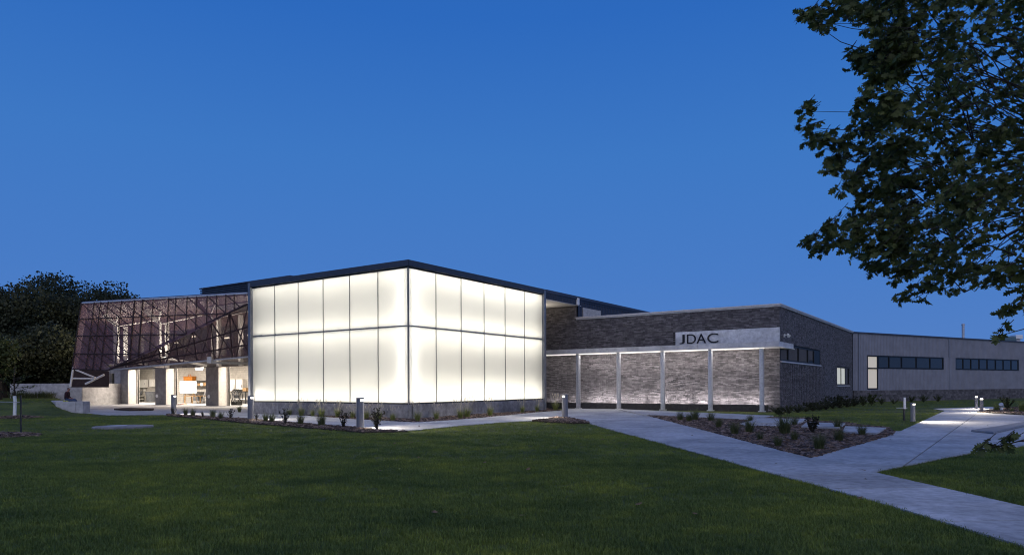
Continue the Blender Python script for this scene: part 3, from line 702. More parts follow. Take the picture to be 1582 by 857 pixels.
for q in np.linspace(bays[2][0]+1, qend-3, 4):
    area('added_uplight', F1(6.6, q, ZL+.9), (-.35*F1.a[0], -.35*F1.a[1], 1), F1.b+(0,), 2.5, .2, 420, (1, .86, .74))  # guessed uplights with no visible source, added to brighten the deck
    if q > bays[2][0]+2: area('added_uplight', F1(4.4, q-1.4, 3.5), (.12*F1.a[0], .12*F1.a[1], 1), F1.b+(0,), 1.2, .2, 430, (1, .90, .78))  # second unseen row, added in mid-air to brighten the white ribs
    obj('added_lamp_bar', MB().box(F1, 6.5, 7.9, q-1.2, q-1.05, ZL+.86, ZL+.89), M['steel'], ws)  # unlit bar, invented as a fixture for the added uplights
for q, z in ((26.4, 5.3), (28.4, 4.5), (31, 5.6), (33.5, 5.2), (23.5, 5.4), (22.2, 4.7)):
    obj('ceiling_fixture', MB().box(F1, PB+.05, PB+.09, q-.35, q+.25, z, z+.1), M['bulb'], ws)
for x in (194, 258, 338, 372):                                    # steel columns on the wall head
    q = qp(x, 7.4); obj('column', MB().box(F1, 7.3, 7.55, q-.13, q+.13, ZL+.02, 6.9), M['rib'], ws)
for x, y in ((242.4, 611.3), (322.7, 612)):
    q, z = F1.hit_p(x, y, PB-.02)
    c = F1(PB, q, z); d = Vector(F1.a+(0,))
    obj('wall_hatch', MB().tube([Vector(c)-d*.05, Vector(c)], .14, 16), M['white'], ws)
# left end: concrete return with a dark doorway
q1_, q2_ = qp(159), qp(186)-.02
dq = (qp(175), qp(166.5))
rw = obj('end_wall', MB().box(F1, PB+.1, PB+.4, dq[1], q1_, -.1, 3.45).box(F1, PB+.1, PB+.4, q2_, dq[0], -.1, 3.45).box(F1, PB+.1, PB+.4, dq[0]-.0, dq[1], 2.85, 3.45), M['concrete'], ws)
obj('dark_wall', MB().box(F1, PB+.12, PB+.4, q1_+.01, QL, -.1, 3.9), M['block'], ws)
obj('doorway', MB().box(F1, PB+.42, PB+.5, dq[0], dq[1], 0, 2.85), M['frame'], ws)
# louvred plant box on the roof
ph = thing('roof_plant_screen', 'dark slatted plant screen rising above the workshop roof', 'plant screen', F1(4.4, 14.1, 7.3))
obj('core', MB().box(F1, 4.5, 8.4, 14.2, 23.9, 7.2, 8.5), M['darkmetal'], ph)
for i in range(9):
    obj('slat', MB().box(F1, 4.40, 4.48, 14.1, 24, 7.36+i*.125, 7.43+i*.125), M['fascia'], ph)
obj('cap', MB().box(F1, 4.36, 8.5, 14.05, 24.05, 8.5, 8.58), M['roof'], ph)

# ------------------------------------------------------------------ perforated screen canopy
TL, TR, BL, BQ = F1(-1.08, 29.3, 7.35), F1(2.49, 15.8, 7.35), F1(-.9, 31.1, 2.85), F1(2.6, 15.8, 2.3)
TL, TR, BL, BQ = map(Vector, (TL, TR, BL, BQ))
scn = thing('screen_canopy', 'folded maroon perforated metal screen on steel struts shading the workshop bays', 'screen', F1(0, 30))
def S(a, b, off=0):
    p = (TL*(1-a)+TR*a)*(1-b) + (BL*(1-a)+BQ*a)*b
    return p + Vector(F1.a+(0,))*off
AF, BF = .22, .13
def fold_b(a): return 1 if a <= AF else 1-(a-AF)/(1-AF)*(1-BF)
pxs = [128, 147, 157, 168.4, 189, 209.5, 222, 238, 262, 273, 290.5, 305, 321, 336, 350, 363, 383]
acol = [0]
for x in pxs[1:-1]:
    lo, hi = 0, 1
    for _ in range(40):
        md_ = (lo+hi)/2; p = S(md_, 0); lo, hi = (md_, hi) if p.x/p.y < ray(x, 460)[0] else (lo, md_)
    acol.append(lo)
acol.append(1)
for a0, a1_ in zip(acol[:-1], acol[1:]):                          # one sheet per bay
    cuts = sorted({a0, a1_} | ({AF} if a0 < AF < a1_ else set()))
    P = [S(a, 0) for a in cuts]+[S(a, fold_b(a)) for a in reversed(cuts)]
    obj('screen_panel', MB().quadplate(P, .006), M['mesh'], scn)
def upbar(a0, b0, a1_, b1, r=.045):
    best = None; t0 = None; t1 = None
    for k in range(61):
        t = k/60; a = a0+(a1_-a0)*t; b_ = b0+(b1-b0)*t
        if 0 <= a <= 1 and 0 <= b_ <= fold_b(a)+1e-6:
            if t0 is None: t0 = t
            t1 = t
        elif t0 is not None: break
    if t0 is None or t1-t0 < .12: return
    q = lambda t: S(a0+(a1_-a0)*t, b0+(b1-b0)*t, -.06)
    obj('screen_strut', MB().tube([q(t0), q(t1)], r, 6), M['maroon'], scn)
for i, a in enumerate(acol): upbar(a, 0, a, 1, .055 if i in (5, 6) else .032)
for b_ in (.235, .49, .76): upbar(0, b_, 1, b_, .034)
rows = [0, .235, .49, .76, 1.0]
big = acol[::2]
for r0, r1 in zip(rows[:-1], rows[1:]):
    for i in range(len(acol)-2): 
        if i % 2 == 0 or i < 5: upbar(acol[i], r0, acol[min(i+2, len(acol)-1)], r1, .032)
obj('top_rail', MB().tube([S(0, -.004, .02), S(1, -.004, .02)], .07, 6), M['steel'], scn)
# lower plane folding back to the wall head
BM, FR, BR = S(AF, 1), S(1, BF), Vector(F1(5, 19.2, 3.6))
K = 8
for i in range(K):
    P = [BM.lerp(FR, i/K), BM.lerp(FR, (i+1)/K), BM.lerp(BR, (i+1)/K)] + ([BM.lerp(BR, i/K)] if i else [])
    obj('fold_panel', MB().quadplate(P, .006), M['mesh'], scn)
up = Vector((0, 0, .06)); bk = Vector(F1.a+(0,))*.08
for i in range(1, K+1):
    obj('fold_strut', MB().tube([BM.lerp(FR, i/K)+bk, BM.lerp(BR, i/K)+bk], .05, 6), M['maroon'], scn)
    if i < K: obj('fold_strut', MB().tube([BM.lerp(FR, i/K)+bk, BM.lerp(BR, min(1, (i+1.2)/K))+bk], .046, 6), M['maroon'], scn)
    if i > 1: obj('fold_strut', MB().tube([BM.lerp(FR, i/K)+bk, BM.lerp(BR, (i-.8)/K)+bk], .042, 6), M['maroon'], scn)
for t in (.4, .75): obj('fold_strut', MB().tube([BM.lerp(BM.lerp(FR, t), .08), FR.lerp(BR, t)+bk], .055, 6), M['maroon'], scn)
obj('fold_beam', MB().tube([BM, FR], .075, 8), M['maroon'], scn)
obj('bottom_rail', MB().tube([BM, BR], .07, 6), M['steel'], scn)
BLs = Vector(F1(-.3, 31.7, 2.95))
obj('side_panel', MB().quadplate([TL, BL, BLs, Vector(F1(-.5, 29.75, 7.35))], .006), M['mesh'], scn)
obj('bottom_edge', MB().tube([BL, BM], .05, 6), M['maroon'], scn)
# bent white ribs carrying the screen
for x, yb, ybend, xt, yt in ((180, 556, 500, 165, 470), (245, 548, 497, 233, 466), (324.5, 556, 489, 314, 461)):
    q, zb = F1.hit_p(x, yb, 3.5); _, zz = F1.hit_p(x, ybend, 3.5)
    r_ = obj('rib', MB().tube([F1(3.5, q, max(2.4, zb-.2)), F1(3.5, q, zz)], .21, 4).tube([F1(3.5, q, zz-.05), F1(2.6, q+.12, 7.2)], .20, 4), M['rib'], scn)
    obj('rib_arm', MB().tube([F1(3.5, q, zz+.1), F1(2.7, q-1.8, 7.0)], .07, 6), M['rib'], scn)
    obj('rib_arm', MB().tube([F1(3.5, q, zz-.2), F1(6.9, q, 7.1)], .05, 6), M['rib'], scn)
    obj('rib_brace', MB().tube([F1(3.5, q, zz-.9), F1(3.0, q+1.6, zz+.5)], .06, 6), M['rib'], scn)
    obj('rib_foot', MB().tube([F1(3.5, q, max(2.4, zb-.15)), F1(7.3, q, ZL+.1)], .12, 4), M['rib'], scn)
# struts at the open left end
def st(p0, p1, Y, r=.065): obj('end_strut', MB().tube([at(*p0, Y), at(*p1, Y)], r, 6), M['rib'], scn)
st((113.5, 566), (108.6, 597), 50.5, .075); st((117, 571), (148, 583.5), 50.6); st((111.5, 584.3), (146, 584.8), 51); st((132, 593), (161, 578.5), 52, .085)
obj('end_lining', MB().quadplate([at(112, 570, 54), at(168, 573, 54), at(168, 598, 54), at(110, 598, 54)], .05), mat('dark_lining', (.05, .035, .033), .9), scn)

# ================================================================== CONCRETE WALLS, PERSON, LEFT LAWN
rw = thing('retaining_wall', 'long plain concrete retaining wall at the left behind the grass bank', 'wall', at(100, 620, 59))
zt = 1.9
wx = [at(x, 600, 58.6)[0] for x in (15, 62, 127)]+[at(188, 600, 58.6)[0]-.2]
for a, c in zip(wx[:2], wx[1:3]): obj('wall_panel', MB().prism([(a+.012, 58.6), (c-.012, 58.6), (c-.012, 58.95), (a+.012, 58.95)], -.2, zt), M['concrete'], rw, bevel=.02)
pe = F1(PB-.03, qend-.06); px0 = wx[2]+.012
obj('wall_panel', MB().prism([(px0, 58.6), pe[:2], (pe[0], pe[1]+.4), (px0, 58.95)], -.2, zt), M['concrete'], rw, bevel=.02)
sw = thing('seat_wall', 'low pale concrete seat wall with a sloped foot at the edge of the lawn', 'wall', at(110, 638, 41.2))
sx0, sx1, sx2 = at(86, 620, 41.2)[0], at(117, 620, 41.2)[0], at(128, 620, 41.2)[0]
ZS = .71
obj('wall_block', MB().prism([(sx0-2.5, 44.5), (sx0, 41.2), (sx1-.01, 41.2), (sx1-.01, 41.9), (sx0+.3, 41.9), (sx0-2, 44.9)], -.2, ZS), M['concrete'], sw, bevel=.02)
obj('wall_block', MB().prism([(sx1+.01, 41.2), (sx2, 41.2), (sx2, 41.9), (sx1+.01, 41.9)], -.2, ZS), M['concrete'], sw, bevel=.02)
dk = thing('concrete_disc', 'low round concrete cover slab lying in the left lawn', 'concrete slab', (discC[0], discC[1], 0))
obj('slab', MB().lathe([(1.02, -.05), (1.02, .05), (1.0, .075), (.01, .08)], (discC[0], discC[1], 0), 48), M['plinth'], dk)
obj('lid', MB().lathe([(.34, .07), (.34, .088), (.01, .09)], (discC[0]-.3, discC[1]+.1, 0), 28), M['steel'], dk)

def skin(name, V, E, rad, m, parent, root=0, lv=2):
    me = bpy.data.meshes.new(name); me.from_pydata(V, E, []); me.materials.append(m)
    o = bpy.data.objects.new(name, me); COL.objects.link(o); o.parent = parent
    s = o.modifiers.new('skin', 'SKIN'); s.use_smooth_shade = True
    for i, d in enumerate(me.skin_vertices[0].data): d.radius = (rad[i] if hasattr(rad[i], '__len__') else (rad[i], rad[i])); d.use_root = (i == root)
    o.modifiers.new('sub', 'SUBSURF').levels = lv; o.modifiers['sub'].render_levels = lv
    return o
ppos = at(103.5, 617, 41.5)
pr = thing('person', 'person in a dark maroon top and blue jeans sitting on the low concrete wall', 'person', (ppos[0], 41.5, ZS))
# local: +x is the way the person faces; z up from the seat
V = [(0,0,.10),(.0,0,.28),(.02,0,.46),(.04,0,.56),(.07,0,.63),(.10,0,.70),(.11,0,.80)]
E_ = [(0,1),(1,2),(2,3),(3,4),(4,5),(5,6)]; rad = [(.16,.13),(.15,.12),(.16,.11),(.10,.10),(.055,.055),(.085,.075),(.075,.07)]
for sgn in (-1, 1):
    n0 = len(V)
    V += [(.03, sgn*.19, .53), (.02, sgn*.24, .28), (.22, sgn*.17, .17), (.30, sgn*.13, .16)]; rad += [.06, .048, .036, .028]
    E_ += [(2, n0), (n0, n0+1), (n0+1, n0+2), (n0+2, n0+3)]
    for k in range(5):
        n1 = len(V); dy = (k-2)*.018
        V += [(.33, sgn*.13+dy, .155), (.37+.008*(2-abs(k-2)), sgn*.12+dy*1.1, .135)]; rad += [.011, .008]; E_ += [(n0+3, n1), (n1, n1+1)]
    n2 = len(V)
    V += [(.06, sgn*.09, .09), (.44, sgn*.11, .09), (.46, sgn*.11, -.34), (.56, sgn*.12, -.37)]; rad += [.09, .065, .045, .035]
    E_ += [(0, n2), (n2, n2+1), (n2+1, n2+2), (n2+2, n2+3)]
V = [(x, y, z-.0) for x, y, z in V]
skin('body', V, E_, rad, M['skin'], pr)
Vs = [(-.01,0,.05),(0,0,.28),(.02,0,.46),(.035,0,.56)]; Es = [(0,1),(1,2),(2,3)]; rs_ = [(.185,.155),(.175,.145),(.185,.135),(.12,.115)]
for sgn in (-1, 1):
    n0 = len(Vs); Vs += [(.03, sgn*.195, .53), (.02, sgn*.245, .30), (.16, sgn*.19, .19)]; rs_ += [.08, .065, .05]; Es += [(2, n0), (n0, n0+1), (n0+1, n0+2)]
skin('shirt', Vs, Es, rs_, M['shirt'], pr)
Vs = [(0,0,.09)]; Es = []; rs_ = [(.165,.14)]
for sgn in (-1, 1):
    n0 = len(Vs); Vs += [(.08, sgn*.09, .085), (.44, sgn*.11, .09), (.46, sgn*.11, -.32)]; rs_ += [.105, .08, .06]; Es += [(0, n0), (n0, n0+1), (n0+1, n0+2)]
skin('jeans', Vs, Es, rs_, M['jeans'], pr)
skin('hair', [(.07,0,.70),(.075,0,.82)], [(0,1)], [.075, .088], M['hair'], pr, lv=2)
for sgn in (-1, 1):
    skin('shoe', [(.46, sgn*.11, -.36), (.58, sgn*.12, -.385)], [(0,1)], [.055, .045], M['rubber'], pr, lv=1)
    skin('eye', [(.185, sgn*.03, .765), (.19, sgn*.03, .767)], [(0,1)], [.010, .008], M['rubber'], pr, lv=1)
    skin('ear', [(.10, sgn*.085, .75), (.095, sgn*.09, .775)], [(0,1)], [.018, .014], M['skin'], pr, lv=1)
skin('nose', [(.18, 0, .755), (.205, 0, .735)], [(0,1)], [.014, .012], M['skin'], pr, lv=1)
obj('hem', MB().lathe([(.205, .0), (.21, .02), (.20, .05)], (ppos[0]-.01, 41.5, ZS), 16), M['yellow'], pr)
pr.rotation_euler = (0, 0, R(18))

# ================================================================== BOLLARDS AND SMALL POSTS
def bollard(h=1.07, lens='lamp'):
    b = thing('path_bollard', 'x', 'bollard', (0, 0, 0), 0, 'path light bollards')
    obj('base_plate', MB().lathe([(.17, 0), (.17, .02), (.02, .022)], n=20), M['bollard'], b)
    hb = h-.15
    obj('body', MB().lathe([(.135, .02), (.135, hb), (.128, hb+.006), (.02, hb+.007)], n=28), M['bollard'], b, smooth=False)
    bk = MB(); n = 12                                              # the rear half carries on up to the hood
    arc = [(.135*math.cos(t), .135*math.sin(t)) for t in np.linspace(math.pi*.42, math.pi*1.58, n)]
    bk.prism(ccw(arc), hb+.008, h-.055); obj('hood_back', bk, M['bollard'], b)
    obj('hood', MB().lathe([(.05, h-.054), (.137, h-.052), (.14, h-.02), (.13, h), (.01, h+.004)], n=28), M['bollard'], b)
    obj('lens', MB().prism(ccw([(.02, -.085), (.09, -.085), (.115, -.04), (.12, 0), (.115, .04), (.09, .085), (.02, .085)]), hb+.02, h-.06), M[lens], b)
    return b
def face(d): return math.atan2(d[1], d[0])
bl = [
 ((268.5,640.3), (.95,.1), 1.0, 'grey path bollard farthest left, half hidden by a shrub before the workshop', 60),
 ((387.5,649.3), (.98,-.05), 1.0, 'grey path bollard standing before the left corner fin of the glass box', 70),
 ((556.5,662.6), (.98,.0), 1.0, 'grey path bollard in front of the glass panes, nearest to the lawn', 80),
 ((873,646.4), (-.97,-.15), 1.0, 'grey path bollard on the small mulch mound where the paths meet', 80)]
b0 = bollard(lens='lampdim')
for i, ((x, y), d, s, lab, pw) in enumerate(bl):
    p = G(x, y)
    o = b0 if i == 0 else copy_thing(b0, (0, 0, 0))
    o.location = (p[0], p[1], .05); o.rotation_euler = (0, 0, face(d)); o['label'] = lab
    dv = Vector((d[0], d[1], 0)).normalized()
    spot('bollard_light', Vector(p)+dv*.17+Vector((0, 0, 1.03)), dv+Vector((0, 0, -.6)), pw*4.4, 155, .8, (1, .90, .76))
b1 = bollard(lens='lamp')
for i, ((x, y), d, s, lab, pw) in enumerate([
 ((1410.3,651.5), (.72,-.69), .70, 'lit grey bollard on the grass beside the thin sign post', 60),
 ((1508.3,631.2), (-.35,-.94), .72, 'lit grey bollard farther behind the other one of the pair at right', 55),
 ((1516.3,637.2), (-.45,-.89), .72, 'lit grey bollard in front of the pair at the mulch bed corner', 60)]):
    p = G(x, y); o = b1 if i == 0 else copy_thing(b1, (0, 0, 0))
    o.location = (p[0], p[1], .02); o.scale = (s*.92, s*.92, s); o.rotation_euler = (0, 0, face(d)); o['label'] = lab
    dv = Vector((d[0], d[1], 0)).normalized()
    spot('bollard_light', Vector(p)+dv*.16+Vector((0, 0, 1.0*s)), dv+Vector((0, 0, -.3)), pw*8, 150, .75, (1, .88, .72))
p = G(1547.3, 635.4)
o = thing('stub_light', 'short pale stub light among the plants in the bed at right', 'light', (p[0], p[1], .04))
obj('stem', MB().tube([(p[0], p[1], .0), (p[0], p[1], .30)], .07, 14), M['white'], o)
obj('head', MB().tube([(p[0]+.03, p[1], .28), (p[0]-.10, p[1]-.1, .40)], [.08, .11], 14), M['steel'], o)
p = G(1397, 650)
o = thing('sign_post', 'thin dark post with a narrow sign plate on the grass beside a bollard', 'sign', (p[0], p[1], 0))
obj('post', MB().box(FW, p[0]-.03, p[0]+.03, p[1]-.03, p[1]+.03, -.1, .62), M['darkmetal'], o)
obj('plate', MB().box(FW, p[0]-.045, p[0]+.045, p[1]-.05, p[1]-.032, .50, .97), M['sign'], o)
obj('plate_edge', MB().box(FW, p[0]+.047, p[0]+.065, p[1]-.05, p[1]+.05, .50, .98), M['darkmetal'], o)
obj('arm', MB().prism([(p[0]-.32, p[1]-.06), (p[0]+.1, p[1]-.06), (p[0]+.1, p[1]+.06), (p[0]-.32, p[1]+.02)], .535, .55), M['white'], o)

# ================================================================== PLANTS
def blades(n, h, spread, wd, rad, seg=4, lean=0):
    b = MB()
    for _ in range(n):
        a = random.uniform(0, 6.283); r = rad*math.sqrt(random.random()); x, y = r*math.cos(a), r*math.sin(a)
        t = a+random.gauss(0, .5); hh = h*random.uniform(.55, 1.0); sp = spread*random.uniform(.2, 1)*(.3+r/rad); w_ = wd*random.uniform(.7, 1.3)
        lx, ly = math.cos(t), math.sin(t); px_, py_ = -ly*w_/2, lx*w_/2; rr = random.random(); vs = []
        for i in range(seg+1):
            f = i/seg; k = sp*f*f; z = hh*(f-.28*f**3*sp/max(h, .01)); tw = 1-f**1.5*.9
            vs += [(x+lx*k-px_*tw, y+ly*k-py_*tw, z), (x+lx*k+px_*tw, y+ly*k+py_*tw, z)]
        b.add(vs, [(2*i, 2*i+1, 2*i+3, 2*i+2) for i in range(seg)], rr)
    return b
def plumes(n, h, spread):
    b = MB()
    for _ in range(n):
        a = random.uniform(0, 6.283); k = spread*random.uniform(.2, 1); hh = h*random.uniform(.8, 1.1)
        tip = Vector((math.cos(a)*k, math.sin(a)*k, hh)); mid = tip*.6; mid.z = hh*.72
        b.tube([(0, 0, .1), mid, tip], [.003, .002, .002], 3, False)
        for q in range(4): b.tube([tip-Vector((0, 0, .02*q)), tip+Vector((random.uniform(-.03, .03), random.uniform(-.03, .03), .05-.03*q))], [.010, .003], 3)
    return b
def grass_plant(h, sp, kind, pl):
    o = thing('grass_clump', 'x', 'grass clump')
    obj('blades', blades(170, h, sp, .011, .10), M[kind], o)
    if pl: obj('plumes', plumes(16, h*1.45, sp*1.1), M['seed'], o)
    return o
def leafy(stems, h, spread, nl, ls, kind, name='shrub', cat='shrub'):
    o = thing(name, 'x', cat); st_ = MB(); lf = MB()
    for _ in range(stems):
        a = random.uniform(0, 6.283); k = spread*random.uniform(.15, 1); hh = h*random.uniform(.6, 1)
        pts_ = [Vector((0, 0, -.02)), Vector((math.cos(a)*k*.45, math.sin(a)*k*.45, hh*.5)), Vector((math.cos(a)*k, math.sin(a)*k, hh))]
        st_.tube(pts_, [.010, .007, .003], 4)
        for _ in range(nl):
            f = random.uniform(.25, 1.02); p = pts_[0].lerp(pts_[1], min(1, f*2)) if f < .5 else pts_[1].lerp(pts_[2], f*2-1)
            d = Vector((random.gauss(0, 1), random.gauss(0, 1), random.gauss(.2, .7))).normalized(); L = ls*random.uniform(.6, 1.3)
            s_ = d.cross(Vector((random.random(), random.random(), random.random()))).normalized()*L*.32
            lf.add([p, p+d*L*.5+s_, p+d*L, p+d*L*.5-s_], [(0, 1, 2, 3)])
    obj('stems', st_, M['bark'], o); obj('leaves', lf, M[kind], o); return o
def plant_row(protos, spots, labels, group, smin=.85, smax=1.15, z=0, first=True):
    used = set()
    for i, (s, lab) in enumerate(zip(spots, labels)):
        k = random.randrange(len(protos)); pr_ = protos[k]; p = G(s[0], s[1]); sc_ = random.uniform(smin, smax)*(s[2] if len(s) > 2 else 1)
        zz = gz(p[0], p[1])+z
        if k in used: o = copy_thing(pr_, (p[0], p[1], zz), random.uniform(0, 6.28), sc_, lab)
        else: o = pr_; used.add(k); o.location = (p[0], p[1], zz); o.scale = (sc_,)*3; o['label'] = lab
        o['group'] = group
    for k, pr_ in enumerate(protos):
        if k not in used:
            for c in list(pr_.children): bpy.data.objects.remove(c)
            bpy.data.objects.remove(pr_)
def ordinal(i): return ['first', 'second', 'third', 'fourth', 'fifth', 'sixth', 'seventh', 'eighth', 'ninth', 'tenth', 'eleventh', 'twelfth', 'thirteenth', 'fourteenth', 'fifteenth', 'sixteenth', 'seventeenth', 'eighteenth', 'nineteenth'][i]
sL = [(404.6,638),(412.5,639),(428,640.3),(447.5,641.5),(465.5,642.5),(483,643.3),(496.5,644.5),(521.5,645.2),(545,646.8),(566,647.6),(585.5,649),(607,650.5)]
plant_row([grass_plant(.52, .30, 'tuft', True) for _ in range(3)], sL, ['plumed grass clump against the left plinth, %s from the fin towards the corner' % ordinal(i) for i in range(12)], 'plumed grasses along the plinth', .8, 1.1, .02)
sR = [(645,651.2),(674.5,648.5),(711,646.8,1.15),(721.5,645.6,1.1),(757,643),(807,638.2),(830,636.3),(858,634.3,1.15)]
plant_row([grass_plant(.55, .34, 'tuft', True) for _ in range(3)], sR, ['plumed grass clump at the right plinth, %s from the glass corner' % ordinal(i) for i in range(8)], 'plumed grasses along the plinth', .85, 1.1, .02)
sF = [(287,642.2),(298,644),(328.7,646),(341.3,648.6,.8),(370,637,.9),(410.4,652.8),(420.3,653.8),(464.6,657.2,1.05),(496.7,659.5,1.1)]
plant_row([grass_plant(.55, .26, 'tuftdark', False) for _ in range(3)], sF, ['bare tufted grass clump in the lawn edge bed, %s from its left end' % ordinal(i) for i in range(9)], 'grass clumps in the lawn edge bed', .8, 1.05, .03)
sS = [(268,641.6,.75),(313.5,645.8,.55),(357,648.6,.8),(396.5,651.2,.6),(440,656.3,1.1),(530,662.3,1.0),(583,665.2,1.25)]
lS = ['dark low shrub round the foot of the far left bollard', 'tiny reddish twiggy shrub between two grass clumps in the lawn edge bed', 'spindly dark shrub left of the bollard by the fin', 'small dark shrub just right of the bollard by the fin',
      'dark upright leafy shrub in the lawn edge bed left of two grass clumps', 'open twiggy shrub with few leaves left of the middle bollard', 'largest dark leafy shrub, just right of the middle bollard']
plant_row([leafy(9, .62, .30, 34, .06, 'shrub') for _ in range(3)], sS, lS, 'dark shrubs in the lawn edge bed', .95, 1.05, .03)
sT = [(1050.6,650.6),(1064.5,652),(1074,649.5,1.2),(1098.6,651,1.1),(1110.5,661),(1135,672),(1158,669.7),(1159,652.5,.8),(1212.4,671,1.45),(1227.6,657.5),(1294.6,663.4),(1331.7,673.5,.9),(1265.5,696,.9),(1202,691,.8),(1174,681,.7),(1296,683,.85),(1227,681,.65)]
lT = ['small grass clump at the upper left end of the triangular mulch bed', 'grass clump just right of the upper left one in the triangular bed', 'taller grass clump in front of the third canopy post', 'bushy grass clump in front of the fourth canopy post', 'grass clump in the triangular bed below the fourth canopy post',
      'sparse clump on the left edge of the triangular bed midway down', 'round clump in the triangular bed right of the midway one', 'little clump against the first landing slab', 'largest grass clump, beside the second landing slab', 'wispy clump on the second landing slab corner', 'clump between the third and fourth landing slabs',
      'thin clump at the right end by the fourth landing slab', 'dim clump near the lower tip of the triangular bed', 'dim clump lower left in the triangular bed', 'faint small clump low on the left edge of the triangular bed', 'dim clump right of centre in the triangular bed', 'faint tiny clump in the centre of the triangular bed']
plant_row([grass_plant(.50, .30, 'tuftdark', False) for _ in range(3)], sT, lT, 'grass clumps in the triangular bed', .85, 1.1, .01)
plant_row([leafy(12, .55, .3, 30, .07, 'shrub')], [(1255.4,668.5)], ['dark leafy plant in front of the third landing slab'], 'leafy plants in the triangular bed', 1, 1, .01)
sE = [(1205,641.5,.9),(1219,639,.7),(1232,637.5,.95),(1245,636,.8),(1256,634.8,1.1),(1266,633.5,.95),(1276,632.5,1.1),(1287,631,1.1),(1298,630,1.15),(1309,628.8,1.15),(1319,627.6,1.2)]
plant_row([leafy(16, .55, .75, 46, .075, 'treeleaf', 'perennial', 'plant') for _ in range(3)], sE, ['dark leafy plant at the foot of the brick end wall, %s from the corner' % ordinal(i) for i in range(11)], 'leafy plants along the brick end wall', .75, 1.45)
sG = [(1333,627,1),(1346,626,1.2),(1362,624.5,.8),(1381,624,.7),(1408,621.5,.8),(1427,621,.9),(1449,620,.8)]
plant_row([leafy(14, .7, .6, 44, .08, 'brightleaf', 'perennial', 'plant') for _ in range(2)], sG, ['low plant at the foot of the grey metal wing, %s from the brick wing' % ordinal(i) for i in range(7)], 'plants along the grey wing', .9, 1.1)
plant_row([grass_plant(.52, .3, 'tuft', False) for _ in range(2)], [(1539.5,635.3,1.0),(1579.5,637.2,1.25),(1563,637.5,.6)], ['green grass clump left of the stub light at right', 'bright yellow green grass clump at the right end of the bed', 'low grass clump between the stub light and the bright clump'], 'grasses in the bed at right', .95, 1.05, .04)
plant_row([leafy(12, .85, .5, 34, .08, 'treeleaf')], [(1557,634.5)], ['dark shrub behind the stub light at right'], 'shrubs in the bed at right', 1, 1, .04)
o_ = blades(120, .5, .3, .02, .2)
for i, x in enumerate((22, 30, 38, 47, 55, 63, 70, 77)):
    c = at(x, 612, 57.6); z = gz(c[0], 57.6)
    o = thing('long_grass_clump', 'tuft of long grass along the retaining wall foot, %s from the left' % ordinal(i), 'grass clump', (c[0], 57.6, z), random.uniform(0, 6), 'long grass along the retaining wall')
    me = blades(110, .75, .5, .03, .45).mesh('long_grass'); me.materials.append(M['tuftdark']); c_ = bpy.data.objects.new('blades', me); COL.objects.link(c_); c_.parent = o

# ================================================================== TREES
def crown_quads(centres, n, size, b=None):
    b = b or MB(); wts = np.array([c[3]**2 for c in centres]); wts = wts/wts.sum()
    for ci in rng.choice(len(centres), n, p=wts):
        cx0, cy0, cz0, r = centres[ci]
        v = rng.normal(size=3); v /= np.linalg.norm(v); rr = r*(.55+.5*rng.random())
        p = Vector((cx0+v[0]*rr, cy0+v[1]*rr, cz0+v[2]*rr*.8))
        d = Vector(rng.normal(size=3)).normalized(); L = size*random.uniform(.5, 1.3); s_ = d.cross(Vector(rng.normal(size=3))).normalized()*L*.4
        b.add([p-d*L*.5, p+s_, p+d*L*.5, p-s_], [(0, 1, 2, 3)])
    return b
def tree(px, Y, ytop, rad, label, kind='treeleaf', n=17000, size=.27, low=.30):
    a, _ = ray(px, 600); X = a*Y; ztop = at(px, ytop, Y)[2]; z0 = gz(X, Y)
    o = thing('broadleaf_tree', label, 'tree', (X, Y, z0), 0, 'trees behind the retaining wall')
    cs_ = []
    for _ in range(42):
        v = rng.normal(size=3); v /= np.linalg.norm(v); k = rng.random()**.4
        zc = z0+ztop*low+(ztop*(1-low))*.5; hr = (ztop*(1-low))*.5
        r = rad*random.uniform(.26, .40)
        cs_.append((X+v[0]*k*(rad-r), Y+v[1]*k*(rad-r), zc+v[2]*k*(hr-r*.8), r))
    tk = MB().tube([(X, Y, z0-.2), (X+.1, Y, z0+ztop*.3), (X-.1, Y+.1, z0+ztop*.65)], [.38, .28, .12], 9)
    obj('trunk', tk, M['bark'], o)
    lb = MB()
    for c in cs_[:12]: lb.tube([(X, Y, z0+ztop*random.uniform(.22, .5)), ((X+c[0])/2, (Y+c[1])/2, c[2]*.75), c[:3]], [.14, .09, .03], 6)
    obj('limbs', lb, M['bark'], o)
    obj('crown', crown_quads(cs_, n, size), M[kind], o)
for a in [(-35,70,440,6,'tall dark tree cut off by the left edge of the photo'),(38,67,436,5.6,'dark tree with a flat top, second from the left behind the wall'),(100,76,420,6.3,'tallest dark tree with a rounded top behind the wall'),
          (152,72,423,5.8,'dark tree rising just left of the screen canopy'),(192,80,436,5.2,'dark tree whose crown shows above the left end of the screen'),(70,63,505,4.2,'lower dark tree in front of the tallest one'),
          (5,61,515,4.2,'lower dark tree near the left edge above the wall end'),(118,66,500,4.0,'lower dark tree beside the slanted end of the screen'),(-90,62,470,6,'dark tree outside the left end of the retaining wall')]:
    tree(*a, low=.12 if a[2] > 460 else .2)
for k, (x, Y, yt_) in enumerate(((12, 63, 548), (52, 64, 556), (92, 63.5, 552), (128, 66, 545), (165, 70, 540), (-25, 64, 550))):
    tree(x, Y, yt_, 3.0, 'dark bushy growth behind the retaining wall, %s' % ('at its left part', 'left of its middle', 'at its middle', 'behind the seated person', 'behind the end struts of the screen', 'beyond its left end')[k], n=4500, size=.28, low=0)
tree(-6, 50, 528, 2.1, 'green young tree with a loose crown at the very left edge', 'brightleaf', 2600, .26, .25)
